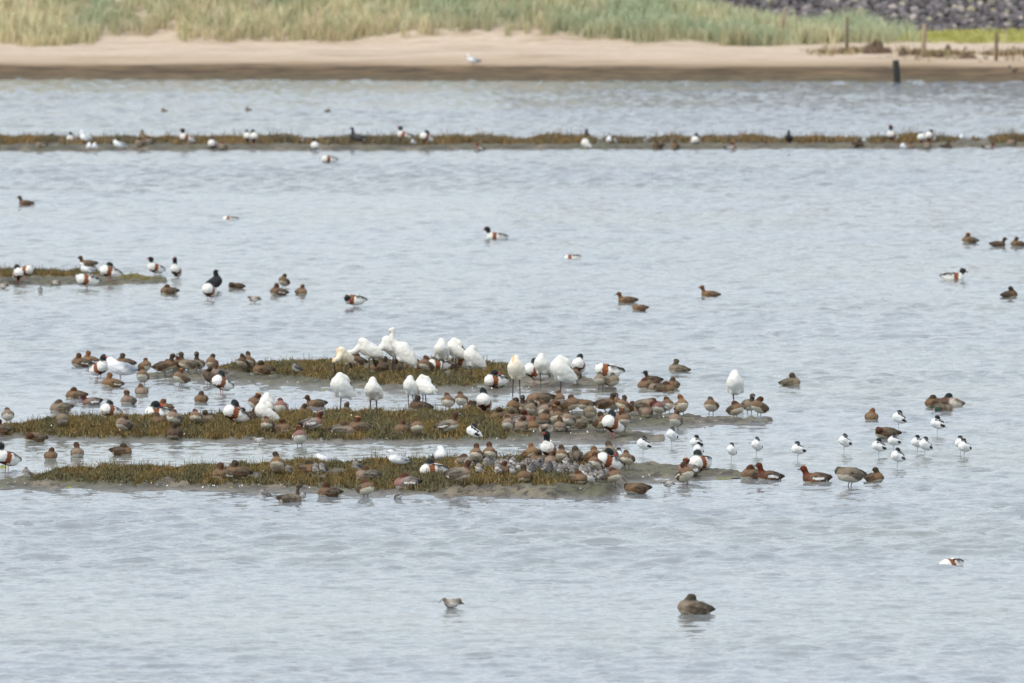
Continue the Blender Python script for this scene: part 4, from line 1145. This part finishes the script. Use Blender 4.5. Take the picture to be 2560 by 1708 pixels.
MANUAL = {
 (1131, 1521): 'small grey-brown wader walking hunched in the nearest water, bottom centre',
 (1735, 1534): 'grey-brown duck dozing on the nearest water, bottom right of centre',
 (2378, 1412): 'shelduck lying so low that only its chestnut and white back shows, lower right',
 (302, 950): 'big pale grey and white gull preening left of the upper islet',
 (815, 1172): 'black-tipped grey and white gull preening behind the grass of the nearest islet',
 (1100, 1164): 'white gull roosting behind the nearest islet, left of the wader crowd',
 (995, 1172): 'pale gull half hidden behind grass in the middle of the nearest islet',
 (1013, 957): 'tall spoonbill stretching its neck up on the upper islet',
 (860, 950): 'creamy yellow spoonbill bowing its head at the left of the upper islet',
 (925, 940): 'white spoonbill bending its bill to the ground, left on the upper islet',
 (985, 936): 'white spoonbill preening just behind the one with the stretched neck',
 (1291, 990): 'creamy spoonbill standing on two long legs at the front mud of the upper islet',
 (1356, 970): 'white spoonbill on one leg beside the shelduck, right on the upper islet',
 (1405, 991): 'largest sleeping white spoonbill on one leg, rightmost on the upper islet',
 (1838, 1022): 'lone white spoonbill behind the ducks at the right tip of the middle islet',
 (853, 1030): 'white spoonbill asleep on one leg in the channel above the middle islet',
 (934, 1046): 'white spoonbill on two legs in the grass of the middle islet',
 (1028, 1022): 'left one of two white spoonbills touching in the channel behind the middle islet',
 (1062, 1022): 'right one of two white spoonbills touching in the channel behind the middle islet',
 (669, 1045): 'upper of two hunched white spoonbills at the left of the middle islet',
 (665, 1064): 'lower of two hunched white spoonbills at the left of the middle islet',
 (1104, 935): 'white spoonbill asleep on one leg, left of the row of three on the upper islet',
 (1142, 937): 'white spoonbill in the centre of the sleeping row of three, upper islet',
 (1184, 953): 'white spoonbill asleep at the right of the row of three, upper islet',
 (1376, 1162): 'upright shelduck with black head standing tall above the grey wader crowd',
 (1751, 1176): 'shelduck resting on the right mud tip of the nearest islet',
 (1366, 1086): 'dark green headed mallard drake in the duck crowd of the middle islet',
 (2377, 1020): 'mallard drake with dark head and pale flank among three ducks at right',
 (2357, 1030): 'greyish duck with a teal wing patch, front of three ducks at right',
 (2040, 1207): 'swimming rusty headed wigeon with raised tail facing left, right of the nearest islet',
 (2126, 1220): 'pale duck preening over its shoulder in the water, lower right',
 (1240, 598): 'shelduck swimming left with low black head, upper centre of the open water',
 (2383, 700): 'shelduck swimming right with black head, far right of the open water',
 (893, 362): 'dark goose standing upright on the far thin islet',
 (534, 727): 'black bird just behind a shelduck, right of the small left islet',
 (822, 407): 'preening shelduck standing in the water just in front of the far islet',
 (1182, 166): 'white gull feeding on the wet sand of the far beach',
 (2533, 186): 'greyish duck standing at the right edge of the far beach',
 (725, 1258): 'slim brown duck swimming with upright neck in front of the nearest islet',
 (886, 771): 'shelduck bowing its black neck to the left in open water, centre left',
 (1183, 1108): 'single avocet asleep on the front mud of the middle islet',
 (1549, 1172): 'avocet tucked between ducks on the right part of the nearest islet',
 (1349, 1028): 'big brown duck bent head down on top of the middle islet crowd',
 (1672, 1224): 'small grey wader probing at the shore under the right mud tip',
 (648, 1112): 'tiny pale wader at the front edge of the middle islet',
}
ORD = ['', 'first', 'second', 'third', 'fourth', 'fifth', 'sixth', 'seventh', 'eighth', 'ninth', 'tenth', 'eleventh', 'twelfth', 'thirteenth', 'fourteenth', 'fifteenth', 'sixteenth', 'seventeenth', 'eighteenth', 'nineteenth', 'twentieth',
       '21st', '22nd', '23rd', '24th', '25th', '26th', '27th', '28th', '29th', '30th', '31st', '32nd', '33rd', '34th', '35th', '36th', '37th', '38th', '39th', '40th', '41st', '42nd', '43rd', '44th', '45th']
LOOK = {'z': 'grey-brown', 'x': 'white-barred rusty', 'r': 'rusty', 'o': 'orange-brown', 'b': 'brown', 'g': 'grey-brown', 'p': 'pinkish', 'm': 'white-flanked', 'd': 'dark brown'}
POSE = {'t': 'dozing', 's': 'asleep standing', 'u': 'swimming', 'k': 'standing', 'p': 'preening', 'ps': 'preening', 'f': 'head down', 'n': 'swimming', 'h': 'dipping', 'x': 'hunched', 'w': 'asleep', 'f2': ''}
def kind_of(code):
    sp, c = code.split('.')
    if sp[0] == 'w' or sp == 'ts': return 'wigeon', 'duck', (LOOK.get(c, 'brown') + ' wigeon ' + POSE.get(sp[1:], 'dozing'))
    if sp == 'sm': return 'wader', 'bird', 'small pale wader'
    if sp[0] == 's': return 'shelduck', 'duck', 'white black and chestnut shelduck ' + POSE[sp[1:]]
    if sp[0] == 'o': return 'spoonbill', 'bird', 'white spoonbill ' + POSE.get(sp[1:], 'asleep')
    if sp == 'av': return 'avocet', 'bird', 'black and white avocet asleep'
    if sp[:2] in ('gu', 'gb'): return 'gull', 'gull', 'white gull'
    if sp == 'kn': return 'wader', 'bird', ('dark grey' if c == 'd' else 'grey and white') + ' small wader'
    if sp == 'rs': return 'wader', 'bird', 'grey-brown long-billed wader'
    if sp == 'go': return 'goose', 'goose', 'dark goose'
    if sp == 'co': return 'coot', 'bird', 'black coot'
    if sp == 'ml': return 'mallard', 'duck', 'mallard drake'
GROUPS = {'wigeon': 'brown ducks of the flock', 'shelduck': 'shelducks', 'spoonbill': 'white spoonbills', 'avocet': 'avocets', 'gull': 'gulls', 'wader': 'small waders', 'goose': 'dark geese', 'coot': 'black coots', 'mallard': 'mallard drakes'}
FLOOR_ON_BEACH = 'far beach'
rb = random.Random(77)
STAND = {'s', 'k', 'ps', 'f'}
for zone, txt in FLOCK.items():
    rows = []
    for ent in txt.replace('\n', ' ').split(';'):
        q = ent.split()
        if not q: continue
        if q[2].startswith('ws.') and len(txt) > 900 and rb.random() < 0.16: q[2] = rb.choice(['wps.', 'wps.', 'wk.']) + q[2][3:]
        if q[2][:3] in ('ws.', 'wt.') and len(txt) > 900: q[3] = float(q[3]) + rb.uniform(-32, 32)
        rows.append((float(q[0]), float(q[1]), q[2], float(q[3]), float(q[4]) if len(q) > 4 else 1.0))
    rows.sort()
    per = {}
    for x, y, code, hd, scl in rows: per.setdefault(kind_of(code)[0], []).append(x)
    seen = {}
    for x, y, code, hd, scl in rows:
        kd, cat, look = kind_of(code)
        seen[kd] = seen.get(kd, 0) + 1
        if zone == FLOOR_ON_BEACH: X, Y, Z = shore_point(x, y)
        else: X, Y, Z = place(x, y)
        sp, cl = code.split('.')
        v = rb.randint(0, 4)
        onland = Z > 0.008 or zone == FLOOR_ON_BEACH
        posek = sp[1:] if sp[0] in 'wso' and sp not in ('sm',) else ''
        sits = (sp[0] in 'ws' and posek not in STAND and sp not in ('sm',)) or sp in ('ts', 'ml')
        full = sp + '.' + cl + ('L' if (onland and sits) else '') + str(v)
        if not onland and not sits: Z = -0.06 if sp == 'rs' else -0.022       # wading
        if sp[0] == 'o': scl *= 1.1
        if sp[:2] == 'gu' and onland and cl == 'w' and posek == '' and rb.random() < 0.0: pass
        parts = parts_of(full)
        rz = R(hd + rb.uniform(-14, 14) * (1.3 if sp == 'av' else 1) - (16 if sp == 'av' else 0)); s = scl * rb.uniform(0.92, 1.06)
        if (int(x), int(y)) in MANUAL: lab = MANUAL[(int(x), int(y))]
        elif zone == 'in the roost': lab = 'small grey and white wader packed in the dense roost on the nearest islet'
        elif len(per[kd]) == 1: lab = f'{look}, {zone}'
        else: lab = f'{look}, {zone}, {ORD[seen[kd]]} {kd} from left'
        if len(parts) == 1:
            root = link(kd, parts[0][1], loc=(X, Y, Z), rz=rz, scale=s)
        else:
            root = link(kd, None, loc=(X, Y, Z), rz=rz, scale=s)
            root.empty_display_size = 0.1
            for nm, me in parts: link(nm, me, root)
        tag(root, lab, cat, 'roosting crowd of small waders' if zone == 'in the roost' else GROUPS[kd])

# ------------------------------------------------------------------ small things: moulted feathers, green algae, weed
M_feather = plain('feather', lin(236, 234, 226), 0.7, 0.08)
r = np.random.RandomState(90)
FE = {'C': [(300, 1214), (333, 1211), (345, 1214), (360, 1198), (408, 1215), (523, 1215), (536, 1217), (557, 1216), (566, 1217), (532, 1190), (590, 1204), (650, 1215), (687, 1214), (702, 1221), (775, 1222), (765, 1207), (838, 1201), (846, 1204),
             (945, 1192), (1018, 1188), (1064, 1204), (1186, 1182), (1216, 1184), (1213, 1188), (1220, 1197), (1277, 1200), (1362, 1186), (1452, 1224), (1625, 1191), (1665, 1195), (1766, 1187), (640, 1190), (505, 1222), (20, 1210), (60, 1211), (285, 1191), (470, 1216), (880, 1224), (1120, 1228)],
      'B': [(111, 1074), (143, 1071), (188, 1090), (231, 1058), (262, 1078), (300, 1086), (360, 1088), (402, 1077), (474, 1064), (498, 1089), (515, 1060), (520, 1063), (561, 1061), (610, 1073), (648, 1083), (709, 1087), (717, 1078), (789, 1084), (788, 1096), (818, 1097), (846, 1044), (874, 1046), (936, 1096), (966, 1098), (962, 1055),
             (1062, 1101), (1020, 1040), (1240, 1100), (1223, 1083), (1155, 1087), (1310, 1080), (1334, 1087), (1320, 1093), (1426, 1085), (1438, 1086), (1530, 1053), (1602, 1049), (1733, 1057), (1788, 1053), (540, 1094), (330, 1098), (1290, 1098), (1365, 1102)],
      'A': [(675, 945), (755, 937), (762, 950), (820, 949), (830, 944), (888, 941), (910, 955), (961, 934), (966, 958), (997, 950), (1107, 963), (1121, 935), (1180, 973), (1230, 974), (1249, 979), (1316, 974), (1330, 978), (1365, 981), (540, 947), (630, 944), (487, 949), (716, 957)],
      'E': [(640, 378), (770, 374), (1120, 377), (1180, 377), (1988, 368), (2050, 371)], 'D': [(120, 706), (140, 710), (300, 705)]}
NICE = {'C': 'tiny white moulted feathers scattered over the nearest islet', 'B': 'tiny white moulted feathers scattered over the middle islet', 'A': 'tiny white moulted feathers scattered over the upper islet',
        'E': 'few white feathers on the mud of the far thin islet', 'D': 'few white feathers on the small left islet'}
for k, pts in FE.items():
    V, F = [], []
    pts = list(pts) + [(px + r.uniform(-60, 60), py + r.uniform(-4, 5)) for px, py in pts]
    for px, py in pts:
        X, Y, Z = place(px, py)
        L = r.uniform(0.018, 0.05); a = r.rand() * 6.28; tilt = r.uniform(0.15, 1.1)
        d = np.array([math.cos(a) * math.cos(tilt), math.sin(a) * math.cos(tilt), math.sin(tilt)]); n_ = np.array([-math.sin(a), math.cos(a), 0.0])
        lift = 0.045 if (k in 'ABC' and r.rand() < 0.35) else 0.008
        b = np.array([X, Y, Z + lift]); wd = L * 0.28; i = len(V)
        cup = np.array([0, 0, 0.006])
        V += [b, b + d * L * .4 + n_ * wd, b + d * L * .45 + cup, b + d * L * .4 - n_ * wd, b + d * L]
        F += [[i, i + 1, i + 2], [i, i + 2, i + 3], [i + 1, i + 4, i + 2], [i + 2, i + 4, i + 3]]
    tag(link('feathers', mesh_from('feathers', V, F, M_feather)), NICE[k], 'feathers', kind='stuff')

M_alga = plain('green_alga', lin(128, 138, 52), 0.6, 0.35, 20)
M_weed2 = plain('olive_weed', lin(112, 112, 66), 0.7, 0.4, 20)
M_weed = plain('dark_weed', lin(72, 66, 50), 0.7, 0.35, 20)
M_heap = plain('dry_seaweed', lin(96, 78, 62), 0.9, 0.45, 9)
def clump(name, px, py, wx, wy, hz, mat, label, cat, group, seed):
    X, Y, Z = place(px, py)
    tag(link(name, clump_mesh(name, wx, wy, hz, mat, seed), loc=(X, Y, Z)), label, cat, group)
def clump_mesh(name, wx, wy, hz, mat, seed):
    rr = np.random.RandomState(seed)
    n, m = 20, 7; V = []; F = []
    ph = rr.rand(4) * 6.28
    for j in range(m):
        for i in range(n):
            t = 2 * math.pi * i / n; q = j / (m - 1)
            rad = (1 - q) * (1 + 0.3 * math.sin(2 * t + ph[0]) + 0.2 * math.sin(3 * t + ph[1]) + 0.12 * math.sin(5 * t + ph[2]))
            V.append((wx * rad * math.cos(t), wy * rad * math.sin(t), hz * (math.sin(q * 1.57) ** 0.8) * (1 + 0.3 * rr.randn() * (0 < j)) - 0.004))
    for j in range(m - 1):
        for i in range(n): F.append([j * n + i, j * n + (i + 1) % n, (j + 1) * n + (i + 1) % n, (j + 1) * n + i])
    return mesh_from(name, V, F, mat)
clump('algae_clump', 810, 975, .035, .10, .02, M_alga, 'bright green algae tuft on the mud below the sleeping spoonbill, upper islet', 'algae', 'green algae tufts', 1)
clump('algae_clump', 172, 1220, .05, .10, .022, M_alga, 'bright green algae tuft at the left front edge of the nearest islet', 'algae', 'green algae tufts', 2)
clump('algae_clump', 8, 1169, .06, .12, .035, M_alga, 'green algae lump beside the shelduck at the left edge', 'algae', 'green algae tufts', 3)
clump('algae_clump', 578, 1219, .05, .14, .012, M_alga, 'faint green algae patch on the front mud of the nearest islet', 'algae', 'green algae tufts', 4)
clump('weed_strand', 485, 1230, .10, .16, .022, M_weed, 'dark weed strand at the waterline, left part of the nearest islet', 'seaweed', 'dark weed strands', 5)
clump('weed_strand', 689, 1235, .08, .14, .016, M_weed, 'dark weed strand at the waterline beside the small wader, nearest islet', 'seaweed', 'dark weed strands', 6)
clump('weed_strand', 605, 1231, .12, .14, .012, M_weed, 'thin dark weed strand just left of the small wader, nearest islet', 'seaweed', 'dark weed strands', 7)
clump('weed_strand', 1810, 1195, .22, .25, .012, M_weed2, 'greenish weed trailing off the right mud tip of the nearest islet', 'seaweed', 'dark weed strands', 8)
for k, (px, py, wx, hz) in enumerate([(2187, 134, .42, .34), (2258, 138, .25, .2), (2140, 130, .2, .12), (2345, 142, .22, .18), (2420, 146, .25, .15), (2370, 126, .1, .18)]):
    X, Y, Z = shore_point(px, py)
    me = clump_mesh('seaweed_heap', wx, .3, hz, M_heap, 60 + k)
    tag(link('seaweed_heap', me, loc=(X, Y, Z)), ['largest dark seaweed heap between the two middle posts', 'seaweed heap just left of the thick upright post', 'small seaweed heap right beside the slim dark post',
        'seaweed heap right of the thick upright post', 'seaweed heap in the gap left of the rightmost post', 'small upright weed scrap behind the thick post'][k], 'seaweed', 'seaweed heaps on the beach')
